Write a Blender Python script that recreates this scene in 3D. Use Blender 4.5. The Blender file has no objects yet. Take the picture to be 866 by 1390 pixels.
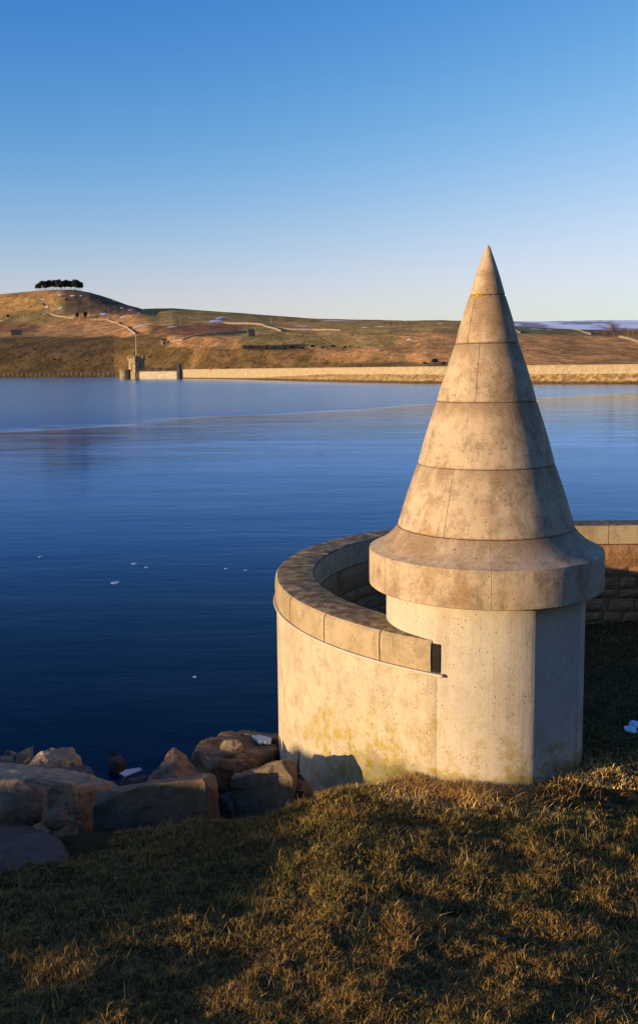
import bpy, bmesh, math, random
import numpy as np
from mathutils import Matrix, Vector, noise as mnoise

random.seed(7)
RNG = np.random.default_rng(11)
C = bpy.context.scene.collection
PI = math.pi
R = math.radians

# ------------------------------------------------------------------ camera model
F, HC = 1264.0, 3.2                    # focal length in photo pixels, eye height (m)
PITCH, ROLL = math.atan(150 / F), 0.0105

def _rl(px, py):
    x, y = px - 433, py - 650
    return x - ROLL * y, -(y + ROLL * x)

def at_depth(px, py, Y):
    """world point at ground distance Y that the photo shows at px, py (used to measure sizes)"""
    x, y = _rl(px, py); x /= F; y /= F
    dy = math.cos(PITCH) + y * math.sin(PITCH); dz = -math.sin(PITCH) + y * math.cos(PITCH)
    return Vector((x * Y / dy, Y, HC + dz * Y / dy))

def at_level(px, py, z):
    x, y = _rl(px, py); x /= F; y /= F
    dy = math.cos(PITCH) + y * math.sin(PITCH); dz = -math.sin(PITCH) + y * math.cos(PITCH)
    t = (z - HC) / dz
    return Vector((x * t, dy * t, z))

# ------------------------------------------------------------------ helpers
def lattice(seed):
    r = np.random.default_rng(seed)
    return r.random((256, 256))
_L = [lattice(s) for s in range(6)]
def vnoise(x, y, k=0):
    x = np.asarray(x, float); y = np.asarray(y, float)
    xi = np.floor(x).astype(int); yi = np.floor(y).astype(int)
    fx = x - xi; fy = y - yi
    fx = fx * fx * (3 - 2 * fx); fy = fy * fy * (3 - 2 * fy)
    L = _L[k]; a = xi & 255; b = yi & 255; a1 = (xi + 1) & 255; b1 = (yi + 1) & 255
    return ((L[a, b] * (1 - fx) + L[a1, b] * fx) * (1 - fy) + (L[a, b1] * (1 - fx) + L[a1, b1] * fx) * fy) * 2 - 1
def fbm(x, y, o=4, k=0):
    s = 0; a = 1; n = 0
    for i in range(o):
        s = s + a * vnoise(x * 2 ** i + 17.3 * i, y * 2 ** i - 9.1 * i, (k + i) % 6); n += a; a *= .5
    return s / n
def sstep(a, b, x):
    t = np.clip((np.asarray(x, float) - a) / (b - a), 0, 1); return t * t * (3 - 2 * t)

def link(name, me, mat=None, parent=None, smooth=False):
    o = bpy.data.objects.new(name, me); C.objects.link(o)
    if mat is not None: me.materials.append(mat)
    if smooth:
        me.polygons.foreach_set('use_smooth', [True] * len(me.polygons))
    if parent is not None:
        o.parent = parent; o.matrix_parent_inverse = Matrix.Translation(-Vector(parent.location))
        o.matrix_parent_inverse = parent_inv(parent)
    return o
def parent_inv(p):
    m = Matrix.LocRotScale(p.location, p.rotation_euler, p.scale)
    q = p
    while q.parent is not None:
        m = Matrix.LocRotScale(q.parent.location, q.parent.rotation_euler, q.parent.scale) @ m if False else m
        q = q.parent
    return m.inverted()
def fin(bm, name, mat=None, parent=None, smooth=False):
    me = bpy.data.meshes.new(name); bmesh.ops.recalc_face_normals(bm, faces=bm.faces); bm.to_mesh(me); bm.free()
    return link(name, me, mat, parent, smooth)
def tag(o, label=None, cat=None, group=None, kind=None):
    if label: o['label'] = label
    if cat: o['category'] = cat
    if group: o['group'] = group
    if kind: o['kind'] = kind
    return o
def empty(name, loc):
    o = bpy.data.objects.new(name, None); C.objects.link(o); o.location = loc; o.empty_display_size = .2
    return o
def copy_tree(o, parent=None):
    c = o.copy(); C.objects.link(c)
    if parent is not None: c.parent = parent
    for ch in list(o.children): copy_tree(ch, c)
    return c
def box(bm, c, s, rz=0, top=1.0):
    cx, cy, cz = c; sx, sy, sz = s; vs = []
    for z in (-.5, .5):
        k = top if z > 0 else 1
        for x, y in ((-.5, -.5), (.5, -.5), (.5, .5), (-.5, .5)):
            X, Y = x * sx * k, y * sy * k
            vs.append(bm.verts.new((cx + X * math.cos(rz) - Y * math.sin(rz), cy + X * math.sin(rz) + Y * math.cos(rz), cz + z * sz)))
    for f in ((3, 2, 1, 0), (4, 5, 6, 7), (0, 1, 5, 4), (1, 2, 6, 5), (2, 3, 7, 6), (3, 0, 4, 7)):
        bm.faces.new([vs[i] for i in f])
def tube(bm, pts, rad, n=8):
    rings = []
    for i, p in enumerate(pts):
        p = Vector(p); a = Vector(pts[max(i - 1, 0)]); b = Vector(pts[min(i + 1, len(pts) - 1)])
        d = (b - a).normalized(); u = d.orthogonal().normalized(); v = d.cross(u)
        r = rad[i] if isinstance(rad, (list, tuple)) else rad
        rings.append([bm.verts.new(p + u * r * math.cos(2 * PI * k / n) + v * r * math.sin(2 * PI * k / n)) for k in range(n)])
    for a, b in zip(rings[:-1], rings[1:]):
        for k in range(n): bm.faces.new((a[k], a[(k + 1) % n], b[(k + 1) % n], b[k]))
    bm.faces.new(rings[0][::-1]); bm.faces.new(rings[-1])
def np_mesh(name, V, Fc, mat=None, col=None, smooth=False, parent=None):
    """V (n,3), Fc (m,k) with constant k"""
    me = bpy.data.meshes.new(name); V = np.asarray(V, np.float32); Fc = np.asarray(Fc, np.int32); m, k = Fc.shape
    me.vertices.add(len(V)); me.vertices.foreach_set('co', V.ravel())
    me.loops.add(m * k); me.loops.foreach_set('vertex_index', Fc.ravel())
    me.polygons.add(m); me.polygons.foreach_set('loop_start', np.arange(0, m * k, k, dtype=np.int32))
    me.polygons.foreach_set('use_smooth', np.full(m, smooth, bool))
    me.update(calc_edges=True)
    if col is not None:
        a = me.color_attributes.new('tint', 'FLOAT_COLOR', 'POINT')
        c4 = np.ones((len(V), 4), np.float32); c4[:, :3] = col; a.data.foreach_set('color', c4.ravel())
    return link(name, me, mat, parent)
def grid_faces(ny, nx):
    i = np.arange(ny * nx).reshape(ny, nx)
    return np.stack([i[:-1, :-1], i[:-1, 1:], i[1:, 1:], i[1:, :-1]], -1).reshape(-1, 4)

# ------------------------------------------------------------------ node materials
class NT:
    def __init__(s, name, rough=.85, spec=.3):
        s.m = bpy.data.materials.new(name); s.m.use_nodes = True; s.t = s.m.node_tree; s.n = s.t.nodes
        s.b = s.n['Principled BSDF']; s.b.inputs['Roughness'].default_value = rough
        s.b.inputs['Specular IOR Level'].default_value = spec
        s.geo = s.n.new('ShaderNodeNewGeometry'); s.pos = s.geo.outputs['Position']
    def l(s, a, b): s.t.links.new(a, b)
    def setin(s, inp, v):
        if hasattr(v, 'links') or isinstance(v, bpy.types.NodeSocket): s.l(v, inp)
        else: inp.default_value = v
    def map(s, scale=(1, 1, 1), vec=None, loc=(0, 0, 0)):
        m = s.n.new('ShaderNodeMapping'); m.inputs['Scale'].default_value = scale; m.inputs['Location'].default_value = loc
        s.l(vec or s.pos, m.inputs['Vector']); return m.outputs[0]
    def noise(s, scale, vec=None, detail=4, rough=.55, dist=0):
        n = s.n.new('ShaderNodeTexNoise'); n.inputs['Scale'].default_value = scale; n.inputs['Detail'].default_value = detail
        n.inputs['Roughness'].default_value = rough; n.inputs['Distortion'].default_value = dist
        s.l(vec or s.pos, n.inputs['Vector']); return n.outputs[0]
    def voro(s, scale, vec=None, feature='F1', rand=1):
        n = s.n.new('ShaderNodeTexVoronoi'); n.inputs['Scale'].default_value = scale; n.feature = feature
        n.inputs['Randomness'].default_value = rand
        s.l(vec or s.pos, n.inputs['Vector']); return n
    def ramp(s, v, a, b, ca=0, cb=1):
        n = s.n.new('ShaderNodeMapRange'); n.interpolation_type = 'SMOOTHSTEP'
        for i, x in ((1, a), (2, b), (3, ca), (4, cb)): n.inputs[i].default_value = x
        s.l(v, n.inputs[0]); return n.outputs[0]
    def math(s, op, a, b=0.0, c=0.0):
        n = s.n.new('ShaderNodeMath'); n.operation = op
        s.setin(n.inputs[0], a); s.setin(n.inputs[1], b); s.setin(n.inputs[2], c); return n.outputs[0]
    def mix(s, fac, a, b, mode='MIX'):
        n = s.n.new('ShaderNodeMix'); n.data_type = 'RGBA'; n.blend_type = mode
        s.setin(n.inputs[0], fac)
        for i, v in ((6, a), (7, b)):
            if isinstance(v, (tuple, list)): n.inputs[i].default_value = (*v, 1)
            else: s.l(v, n.inputs[i])
        return n.outputs[2]
    def sep(s, vec=None):
        n = s.n.new('ShaderNodeSeparateXYZ'); s.l(vec or s.pos, n.inputs[0]); return n.outputs
    def bump(s, h, strength=.5, dist=.02, prev=None):
        n = s.n.new('ShaderNodeBump'); n.inputs['Strength'].default_value = strength; n.inputs['Distance'].default_value = dist
        s.l(h, n.inputs['Height'])
        if prev is not None: s.l(prev, n.inputs['Normal'])
        return n.outputs[0]
    def out(s, color=None, normal=None, rough=None):
        if color is not None:
            if isinstance(color, tuple): s.b.inputs['Base Color'].default_value = (*color, 1)
            else: s.l(color, s.b.inputs['Base Color'])
        if normal is not None: s.l(normal, s.b.inputs['Normal'])
        if rough is not None: s.l(rough, s.b.inputs['Roughness'])
        return s.m

def concrete(name, base, dark, stain, lichen=0.0, warm=(.36, .22, .10), joints=None, mossy_top=0.0, form=0.0, mott=.25):
    t = NT(name, .9, .2)
    x, y, z = t.sep()
    big = t.ramp(t.noise(1.3, detail=8, rough=.68), .42, .60)
    med = t.ramp(t.noise(6, detail=9, rough=.78), .44, .64)
    c = t.mix(t.math('MULTIPLY', big, .6), base, tuple(.78 * v for v in base))
    c = t.mix(t.math('MULTIPLY', t.ramp(t.noise(2.1, t.map((1, 1, .55), loc=(3, 1, 7)), detail=9, rough=.74), .48, .66), stain), c, warm)
    c = t.mix(t.math('MULTIPLY', med, mott), c, dark)
    st = t.ramp(t.noise(5, t.map((1.6, 1.6, .13)), detail=5, rough=.7), .52, .78)      # rain streaks
    c = t.mix(t.math('MULTIPLY', st, .65 * stain + .15), c, dark)
    dr = t.math('MULTIPLY', t.ramp(t.noise(9, t.map((1.5, 1.5, .10), loc=(2, 5, 1)), detail=7, rough=.75), .56, .66), t.ramp(t.noise(1.6, detail=3), .45, .6))
    c = t.mix(t.math('MULTIPLY', dr, .55 * stain + .1), c, dark)
    if joints:                                                                          # rust-brown run-off under the joints
        acc = None
        for jz in joints:
            d = t.math('SUBTRACT', jz, z)
            wob = t.math('MULTIPLY_ADD', t.noise(7, t.map((1, 1, .2)), detail=3), .45, -.10)
            k = t.ramp(d, 0.0, .22, 1, 0)
            k = t.math('MULTIPLY', k, t.math('GREATER_THAN', d, -.012))
            k = t.math('MULTIPLY', k, t.ramp(wob, 0, .16))
            acc = k if acc is None else t.math('MAXIMUM', acc, k)
        c = t.mix(t.math('MULTIPLY', acc, .9), c, (.20, .105, .045))
    sp = t.voro(9, rand=1); spm = t.math('MULTIPLY', t.ramp(sp.outputs['Distance'], .06, .16, 1, 0), t.ramp(t.noise(3), .5, .6))
    c = t.mix(t.math('MULTIPLY', spm, .5), c, tuple(v * .55 for v in dark))
    pit = t.voro(30); pm = t.ramp(pit.outputs['Distance'], .10, .19, 1, 0)
    pm = t.math('MULTIPLY', pm, t.ramp(t.noise(11, detail=1), .50, .56))
    c = t.mix(t.math('MULTIPLY', pm, .85), c, (.06, .045, .035))
    fine = t.noise(90, detail=4, rough=.7)
    c = t.mix(.30, c, t.mix(t.ramp(fine, .3, .7), tuple(.6 * v for v in base), tuple(min(1, 1.3 * v) for v in base)))
    if lichen:
        lz = t.math('MULTIPLY', t.ramp(x, -.45, .3, .12, 1), t.ramp(t.math('MULTIPLY_ADD', t.noise(1.7, detail=5, rough=.65), .9, t.math('MULTIPLY', z, -1.0)), -.12, .62))
        lf = t.ramp(t.noise(6, detail=9, rough=.8), .46, .60)
        c = t.mix(t.math('MULTIPLY', t.math('MULTIPLY', lz, lf), lichen), c, (.40, .28, .02))
        sp2 = t.math('MULTIPLY', t.ramp(t.voro(8, t.map(loc=(4.2, 1, 2))).outputs['Distance'], .10, .2, 1, 0), t.ramp(t.noise(2.6, t.map(loc=(9, 1, 3)), detail=2), .54, .62))
        c = t.mix(t.math('MULTIPLY', sp2, .6), c, (.52, .47, .36))
        xm = t.ramp(x, -.1, .75)
        gz = t.ramp(t.math('MULTIPLY_ADD', t.noise(5, detail=5), .30, t.math('MULTIPLY', z, -1.0)), .14, .34)
        c = t.mix(t.math('MULTIPLY', t.math('MULTIPLY', gz, xm), .85), c, (.085, .085, .018))
    if mossy_top:
        up = t.sep(t.geo.outputs['Normal'])[2]
        k = t.math('MULTIPLY', t.ramp(up, .6, .9), t.ramp(t.noise(9, detail=8, rough=.75), .25, .62))
        c = t.mix(t.math('MULTIPLY', k, mossy_top), c, (.07, .052, .03))
        k2 = t.math('MULTIPLY', t.ramp(up, .6, .9), t.ramp(t.noise(2.2, t.map(loc=(2.2, .6, 0)), detail=5, rough=.7), .60, .70))
        c = t.mix(t.math('MULTIPLY', k2, .8), c, (.19, .17, .02))
    b = t.bump(t.noise(45, detail=6, rough=.7), .25, .006)
    b = t.bump(t.math('SUBTRACT', 1.0, pm), .8, .008, b)
    b = t.bump(t.noise(2.2, detail=4), .25, .05, b)
    if form:
        b = t.bump(t.noise(3.0, t.map((6, 6, .25)), detail=3), form, .012, b)
    return t.out(c, b)

M = {}
M['shaft'] = concrete('shaft_concrete', (.63, .515, .375), (.26, .20, .14), .38, lichen=.75, form=.3)
M['wall'] = concrete('wall_concrete', (.60, .48, .32), (.24, .18, .12), .55, lichen=1.0, form=.5, mott=.62)
M['cone'] = concrete('cone_concrete', (.58, .425, .265), (.105, .058, .03), 1.0, warm=(.30, .15, .05), mott=.68, joints=[3.79, 3.39, 2.91, 2.38, 1.845], form=.15)
M['coping'] = concrete('coping_concrete', (.49, .36, .205), (.13, .09, .055), .85, mott=.5, warm=(.30, .20, .08), mossy_top=.95)

def simple(name, col, rough=.85, var=.3, scale=8.0, bump=0.0, spec=.3, metal=0.0):
    t = NT(name, rough, spec); t.b.inputs['Metallic'].default_value = metal
    c = t.mix(t.ramp(t.noise(scale, detail=5, rough=.65), .3, .7), tuple(v * (1 - var) for v in col), tuple(min(1, v * (1 + var)) for v in col))
    return t.out(c, t.bump(t.noise(scale * 3, detail=5), .5, bump) if bump else None)
M['lichen'] = simple('yellow_lichen', (.55, .36, .02), .95, .3, 40)
M['gap_shade'] = simple('dark_gap_shade', (.02, .015, .01), .95, .4, 20)  # shade colour for the gap beside the turret

def stone_mat(name, a, b, scale=1.0):
    t = NT(name, .9, .2)
    oi = t.n.new('ShaderNodeObjectInfo').outputs['Random']
    blk = t.voro(1.3 * scale).outputs['Color']
    c = t.mix(t.ramp(t.noise(2.5 * scale, detail=7, rough=.7), .3, .7), a, b)
    c = t.mix(t.math('MULTIPLY', t.sep(blk)[0], .45), c, tuple(v * .5 for v in a))
    c = t.mix(t.math('MULTIPLY', t.ramp(t.noise(14 * scale, detail=6, rough=.7), .5, .7), .5), c, tuple(v * .35 for v in a))
    c = t.mix(t.math('MULTIPLY', oi, .4), c, tuple(v * .62 for v in b))
    bb = t.bump(t.noise(22 * scale, detail=8, rough=.72), .7, .02)
    bb = t.bump(t.noise(5 * scale, detail=6, rough=.6), .6, .05, bb)
    return t.out(c, bb)
M['facing'] = stone_mat('facing_sandstone', (.38, .18, .075), (.50, .28, .12), 1.3)

def rock_mat(name, moss=0.0, a=(.165, .11, .06), b=(.30, .205, .115)):
    t = NT(name, .8, .3)
    oi = t.n.new('ShaderNodeObjectInfo').outputs['Random']
    c = t.mix(t.ramp(t.noise(2.2, detail=8, rough=.7), .3, .7), a, b)
    c = t.mix(t.math('MULTIPLY', t.ramp(t.noise(9, detail=8, rough=.75), .48, .66), .6), c, (.09, .058, .035))
    c = t.mix(t.math('MULTIPLY', t.ramp(t.noise(30, detail=4, rough=.7), .55, .68), .5), c, (.05, .035, .022))
    c = t.mix(t.math('MULTIPLY', oi, .35), c, (.17, .11, .07))
    cr = t.voro(2.6, t.map((1, 1, 1.4), vec=None), 'DISTANCE_TO_EDGE'); dn = t.math('ADD', cr.outputs['Distance'], t.math('MULTIPLY', t.noise(4, detail=8, rough=.8), .10))
    crk = t.math('MULTIPLY', t.ramp(dn, .050, .064, 1, 0), t.ramp(t.noise(1.7, t.map(loc=(1, 4, 2)), detail=3), .50, .60))
    c = t.mix(t.math('MULTIPLY', crk, .5), c, (.03, .015, .010))
    c = t.mix(t.math('MULTIPLY', t.ramp(t.noise(5.5, t.map(loc=(3, 8, 1)), detail=8, rough=.75), .60, .66), .55), c, tuple(min(1, v * 1.5) for v in b))
    if moss:
        c = t.mix(t.math('MULTIPLY', t.ramp(t.noise(4, detail=8, rough=.7), .42, .56), moss), c, (.075, .05, .018))
    z = t.sep()[2]
    c = t.mix(t.ramp(t.math('MULTIPLY_ADD', t.noise(5), .2, z), -1.15, -.85, .75, 0), c, (.03, .022, .016))   # wet at the waterline
    bb = t.bump(t.noise(36, detail=8, rough=.75), .8, .012)
    bb = t.bump(t.noise(9, detail=8, rough=.65), .8, .04, bb)
    bb = t.bump(t.math('SUBTRACT', 1.0, crk), .8, .02, bb)
    return t.out(c, bb)
M['rock'] = rock_mat('shore_rock'); M['rock_mossy'] = rock_mat('mossy_shore_rock', .9)
M['rock_pale'] = rock_mat('pale_shore_rock', 0, (.34, .23, .12), (.52, .37, .21))
M['rock_dark'] = rock_mat('dark_shore_rock', .3, (.10, .075, .06), (.15, .11, .08))

# snow and ice
t = NT('snow', .6, .3); M['snow'] = t.out((.82, .84, .88), t.bump(t.noise(3), .3, .05))
t = NT('thin_ice', .25, .5); M['ice'] = t.out(t.mix(t.noise(9, detail=5), (.28, .34, .42), (.45, .50, .58)), t.bump(t.noise(14, detail=5), .4, .02))

# ground under the grass
t = NT('ground_soil', .95, .1)
c = t.mix(t.ramp(t.noise(3.0, detail=8, rough=.7), .35, .65), (.050, .045, .014), (.085, .046, .016))
c = t.mix(t.math('MULTIPLY', t.ramp(t.noise(30, detail=6, rough=.7), .45, .65), .7), c, (.020, .016, .008))
c = t.mix(t.ramp(t.sep()[2], -.9, -.5, 1, 0), c, (.05, .035, .025))
M['soil'] = t.out(c, t.bump(t.noise(45, detail=8, rough=.75), .9, .03))

# grass blades: colour per blade
def tinted(name, mul=1.0, rough=.75, trans=0.0, spec=.2):
    t = NT(name, rough, spec)
    a = t.n.new('ShaderNodeVertexColor'); a.layer_name = 'tint'
    t.l(a.outputs[0], t.b.inputs['Base Color'])
    return t, a
t, a = tinted('grass_blades'); M['grass'] = t.m

# water: open, rippled beyond the ice edge, a skin of thin ice nearer
t = NT('reservoir_water', .05, .5)
t.b.inputs['IOR'].default_value = 1.30
x, y, z = t.sep()
edge = t.math('ADD', y, t.math('MULTIPLY_ADD', x, -1.05, t.math('MULTIPLY', t.noise(.035, detail=5, rough=.6), 46.0)))
openw = t.ramp(edge, 118, 128)
calm = t.ramp(t.math('ADD', y, t.math('MULTIPLY', x, 1.15)), 235, 300)
patch = t.ramp(t.noise(.02, t.map((1, 1.6, 1), loc=(3, 0, 0)), detail=6, rough=.65), .42, .62)
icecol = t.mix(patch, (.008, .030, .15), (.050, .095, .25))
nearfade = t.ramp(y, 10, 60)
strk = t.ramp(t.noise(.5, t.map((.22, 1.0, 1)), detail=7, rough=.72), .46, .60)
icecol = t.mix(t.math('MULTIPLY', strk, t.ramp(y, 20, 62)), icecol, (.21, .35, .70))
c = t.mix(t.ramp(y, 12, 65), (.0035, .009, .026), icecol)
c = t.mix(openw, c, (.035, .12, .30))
rim = t.math('MULTIPLY', t.ramp(edge, 113, 120), t.ramp(edge, 119, 127, 1, 0))
rimn = t.ramp(t.noise(.35, t.map((.25, 1.4, 1)), detail=6, rough=.7), .40, .60)
c = t.mix(t.math('MULTIPLY', t.math('MULTIPLY', rim, rimn), .9), c, (.60, .55, .50))
w1 = t.noise(2.2, t.map((.35, 1.0, 1)), detail=6, rough=.62)
w2 = t.noise(.55, t.map((.28, 1.0, 1)), detail=6, rough=.65)
w3 = t.noise(.16, t.map((.4, 1.0, 1)), detail=6, rough=.6)
hh = t.math('ADD', t.math('MULTIPLY', w1, .018), t.math('ADD', t.math('MULTIPLY', w2, .07), t.math('MULTIPLY', w3, .20)))
amp = t.math('MULTIPLY_ADD', openw, 1.3, t.ramp(y, 15, 85, .20, .28))
amp = t.math('MULTIPLY', amp, t.ramp(calm, 0, 1, 1, .10))
hh = t.math('MULTIPLY', hh, amp)
bn = t.bump(hh, 1.0, 1.0)
rg = t.math('MULTIPLY_ADD', openw, .10, .05)
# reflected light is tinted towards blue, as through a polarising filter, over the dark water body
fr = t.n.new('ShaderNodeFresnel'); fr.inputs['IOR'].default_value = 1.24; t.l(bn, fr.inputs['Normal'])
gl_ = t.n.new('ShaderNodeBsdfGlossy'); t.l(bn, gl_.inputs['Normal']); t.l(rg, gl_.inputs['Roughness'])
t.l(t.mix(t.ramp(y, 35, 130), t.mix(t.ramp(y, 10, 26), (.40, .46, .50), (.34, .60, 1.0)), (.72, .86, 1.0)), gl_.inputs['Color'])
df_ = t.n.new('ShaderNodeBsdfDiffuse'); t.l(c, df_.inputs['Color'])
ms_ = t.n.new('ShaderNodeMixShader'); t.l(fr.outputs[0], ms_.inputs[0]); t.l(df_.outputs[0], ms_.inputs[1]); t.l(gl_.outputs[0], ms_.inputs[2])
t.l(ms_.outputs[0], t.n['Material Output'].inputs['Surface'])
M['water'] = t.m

# far hills: land cover and the dome's painted shade come from the vertices, texture from noise
t, a = tinted('hill_land', rough=.95, spec=.05)
hp = t.map((1, .28, 1))
c = t.mix(t.ramp(t.noise(.07, hp, detail=9, rough=.78), .38, .62), t.mix(1.0, a.outputs[0], (.55, .58, .60), 'MULTIPLY'), t.mix(1.0, a.outputs[0], (1.2, 1.15, 1.1), 'MULTIPLY'))
c = t.mix(t.math('MULTIPLY', t.ramp(t.noise(.34, hp, detail=6, rough=.75), .50, .62), .6), c, (.028, .026, .012))
M['hill'] = t.out(c, t.bump(t.noise(.16, hp, detail=8, rough=.75), .9, 2.5))
t = NT('moor_snow', .8, .1)
c = t.mix(t.ramp(t.noise(.0022, t.map((1, .35, 3)), detail=9, rough=.68), .40, .52), (.28, .27, .30), (.85, .87, .92))
M['moor'] = t.out(c)
M['hillstone'] = simple('far_wall_stone', (.30, .23, .16), .95, .35, .4)
M['damstone'] = None
t = NT('dam_parapet_stone', .9, .2)
c = t.mix(t.ramp(t.noise(.9, detail=8, rough=.8), .38, .62), (.33, .24, .13), (.47, .36, .21))
M['damstone'] = t.out(c, t.bump(t.noise(1.2, detail=6), .5, .15))
t = NT('dam_rubble', .95, .1)
c = t.mix(t.ramp(t.noise(.9, detail=8, rough=.75), .40, .60), (.20, .115, .04), (.56, .37, .15))
c = t.mix(t.ramp(t.math('MULTIPLY_ADD', t.noise(.6), .9, t.sep()[2]), -.55, .05, .85, 0), c, (.07, .035, .018))
M['rubble'] = t.out(c, t.bump(t.noise(1.1, detail=8, rough=.7), 1.0, .5))
M['towerstone'] = simple('valve_tower_stone', (.31, .22, .11), .9, .35, .8, .06)
M['slate'] = simple('barn_slate', (.07, .06, .055), .7, .3, .6)
M['iron'] = simple('dark_iron', (.05, .04, .035), .6, .2, 3)
M['polewood'] = simple('pole_wood', (.30, .22, .15), .9, .2, 2)
M['flagpole'] = simple('flagpole_paint', (.62, .50, .38), .6, .1, 2)
M['orange'] = simple('orange_plastic', (.80, .12, .02), .5, .1, 2)
M['barkfar'] = simple('pine_bark', (.14, .08, .05), .95, .3, 1)
M['pine'] = simple('pine_needles', (.030, .034, .015), .9, .45, .35)
M['twig'] = simple('bare_twigs', (.17, .105, .065), .95, .35, .3)
M['scrub'] = simple('scrub_leaves', (.060, .042, .022), .95, .4, .4)

# ------------------------------------------------------------------ light, sky, camera
SUN_EL = R(7.5); SUN_DIR = Vector((-math.sin(R(63)) * math.cos(SUN_EL), -math.cos(R(63)) * math.cos(SUN_EL), math.sin(SUN_EL)))
w = bpy.data.worlds.new('World'); bpy.context.scene.world = w; w.use_nodes = True
wn = w.node_tree.nodes; bg = wn['Background']
sky = wn.new('ShaderNodeTexSky'); sky.sky_type = 'NISHITA'; sky.sun_disc = False
sky.sun_elevation = SUN_EL; sky.sun_rotation = math.atan2(SUN_DIR.x, SUN_DIR.y)
sky.air_density = 1.0; sky.dust_density = .6; sky.ozone_density = 2.0; sky.altitude = 300
# deepen the contrast between the pale horizon and the deep blue overhead, channel by channel
wl = w.node_tree.links; sp_ = wn.new('ShaderNodeSeparateColor'); cb_ = wn.new('ShaderNodeCombineColor'); wl.new(sky.outputs[0], sp_.inputs[0])
def _sm(op, a, b=None):
    n = wn.new('ShaderNodeMath'); n.operation = op
    for q, v in enumerate((a, b)):
        if v is None: continue
        if isinstance(v, (int, float)): n.inputs[q].default_value = v
        else: wl.new(v, n.inputs[q])
    return n.outputs[0]
for i, (pw, k, top) in enumerate(((2.7, 48.0, .585), (1.73, 6.5, .75), (.90, 2.35, 1.45))):
    v_ = _sm('MULTIPLY', _sm('POWER', _sm('MULTIPLY', sp_.outputs[i], .1), pw), k / top)      # soft shoulder towards the pale horizon
    v_ = _sm('SUBTRACT', 1.0, _sm('EXPONENT', _sm('MULTIPLY', v_, -1.0)))
    wl.new(_sm('MULTIPLY', v_, 10 * top), cb_.inputs[i])
wl.new(cb_.outputs[0], bg.inputs[0]); bg.inputs[1].default_value = .10
sl = bpy.data.lights.new('sun', 'SUN'); sl.energy = 5.0; sl.angle = R(.5); sl.color = (1, .75, .43)
so = bpy.data.objects.new('sun', sl); C.objects.link(so); so.rotation_euler = SUN_DIR.to_track_quat('Z', 'Y').to_euler()
cam = bpy.data.cameras.new('camera'); co = bpy.data.objects.new('camera', cam); C.objects.link(co)
co.matrix_world = Matrix.Translation((0, 0, HC)) @ Matrix.Rotation(PI / 2 - PITCH, 4, 'X') @ Matrix.Rotation(-ROLL, 4, 'Z')
cam.sensor_fit = 'VERTICAL'; cam.sensor_height = 36; cam.sensor_width = 24; cam.lens = 36 * F / 1390; cam.shift_y = -45 / 1390
cam.clip_start = .05; cam.clip_end = 60000
bpy.context.scene.camera = co
sc = bpy.context.scene
sc.view_settings.view_transform = 'Standard'; sc.view_settings.look = 'None'; sc.view_settings.gamma = 1
sc.view_settings.exposure = 0.32; sc.view_settings.use_curve_mapping = False
sc.cycles.max_bounces = 6; sc.cycles.diffuse_bounces = 3; sc.cycles.glossy_bounces = 3

# ------------------------------------------------------------------ turret and scroll wall
TC = Vector((1.425, 7.93)); TR = .848                 # turret axis and shaft radius
RC = Vector((2.685, 9.845)); RO, RI = 3.165, 2.73      # ring centre, outer and inner radius
ZC = 1.03                                             # coping top
WATER = -1.3
FACE = math.atan2(-TC.y, -TC.x)                       # direction from the turret towards the viewpoint

def lathe(bm, prof, thetas, radf=None, cap=True):
    rings = []
    for r, z in prof:
        ring = []
        for th in thetas:
            k = radf(th, z) if radf else 0
            rr = max(r + k, .001)
            ring.append(bm.verts.new((TC.x + rr * math.cos(th), TC.y + rr * math.sin(th), z)))
        rings.append(ring)
    n = len(thetas)
    for a, b in zip(rings[:-1], rings[1:]):
        for k in range(n): bm.faces.new((a[k], a[(k + 1) % n], b[(k + 1) % n], b[k]))
    if cap: bm.faces.new(rings[0][::-1]); bm.faces.new(rings[-1])

def thetas_with(joints, n=180, d=.006, r=1.0):
    s = set(round(2 * PI * i / n, 6) for i in range(n))
    s = [a for a in s if all(abs((a - j + PI) % (2 * PI) - PI) > .02 for j in joints)]
    for j in joints:
        s += [(j + k) % (2 * PI) for k in (-d * 2, -d, 0, d, 2 * d)]
    return sorted(s)
def notch(joints, depth, d=.006):
    def f(th, z):
        for j in joints:
            a = abs((th - j + PI) % (2 * PI) - PI)
            if a < d * .5: return -depth
        return 0
    return f

turret = tag(empty('stone_turret', (TC.x, TC.y, -.1)), 'pale concrete turret with a tall pointed cone roof, ending the curved wall', 'turret')
# shaft: round with one flat shutter face on its right side
fa, fb = R(27), R(64)
def shaft_r(th, z):
    a = (th - FACE + PI) % (2 * PI) - PI
    k = 0
    if fa < a < fb:
        k = (TR * math.cos((fb - fa) / 2) / math.cos(a - (fa + fb) / 2) - TR - .010) * (1 - math.exp(-((a - fa) / .05) ** 2))
    elif fb <= a < fb + .03: k = -.008
    return k
bm = bmesh.new()
ths = thetas_with([(FACE + fb + .012) % (2 * PI)], 200)
prof = [(TR, z) for z in np.linspace(-.6, 1.352, 24)]
lathe(bm, prof, ths, shaft_r)
o = fin(bm, 'shaft', M['shaft'], turret)

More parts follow.
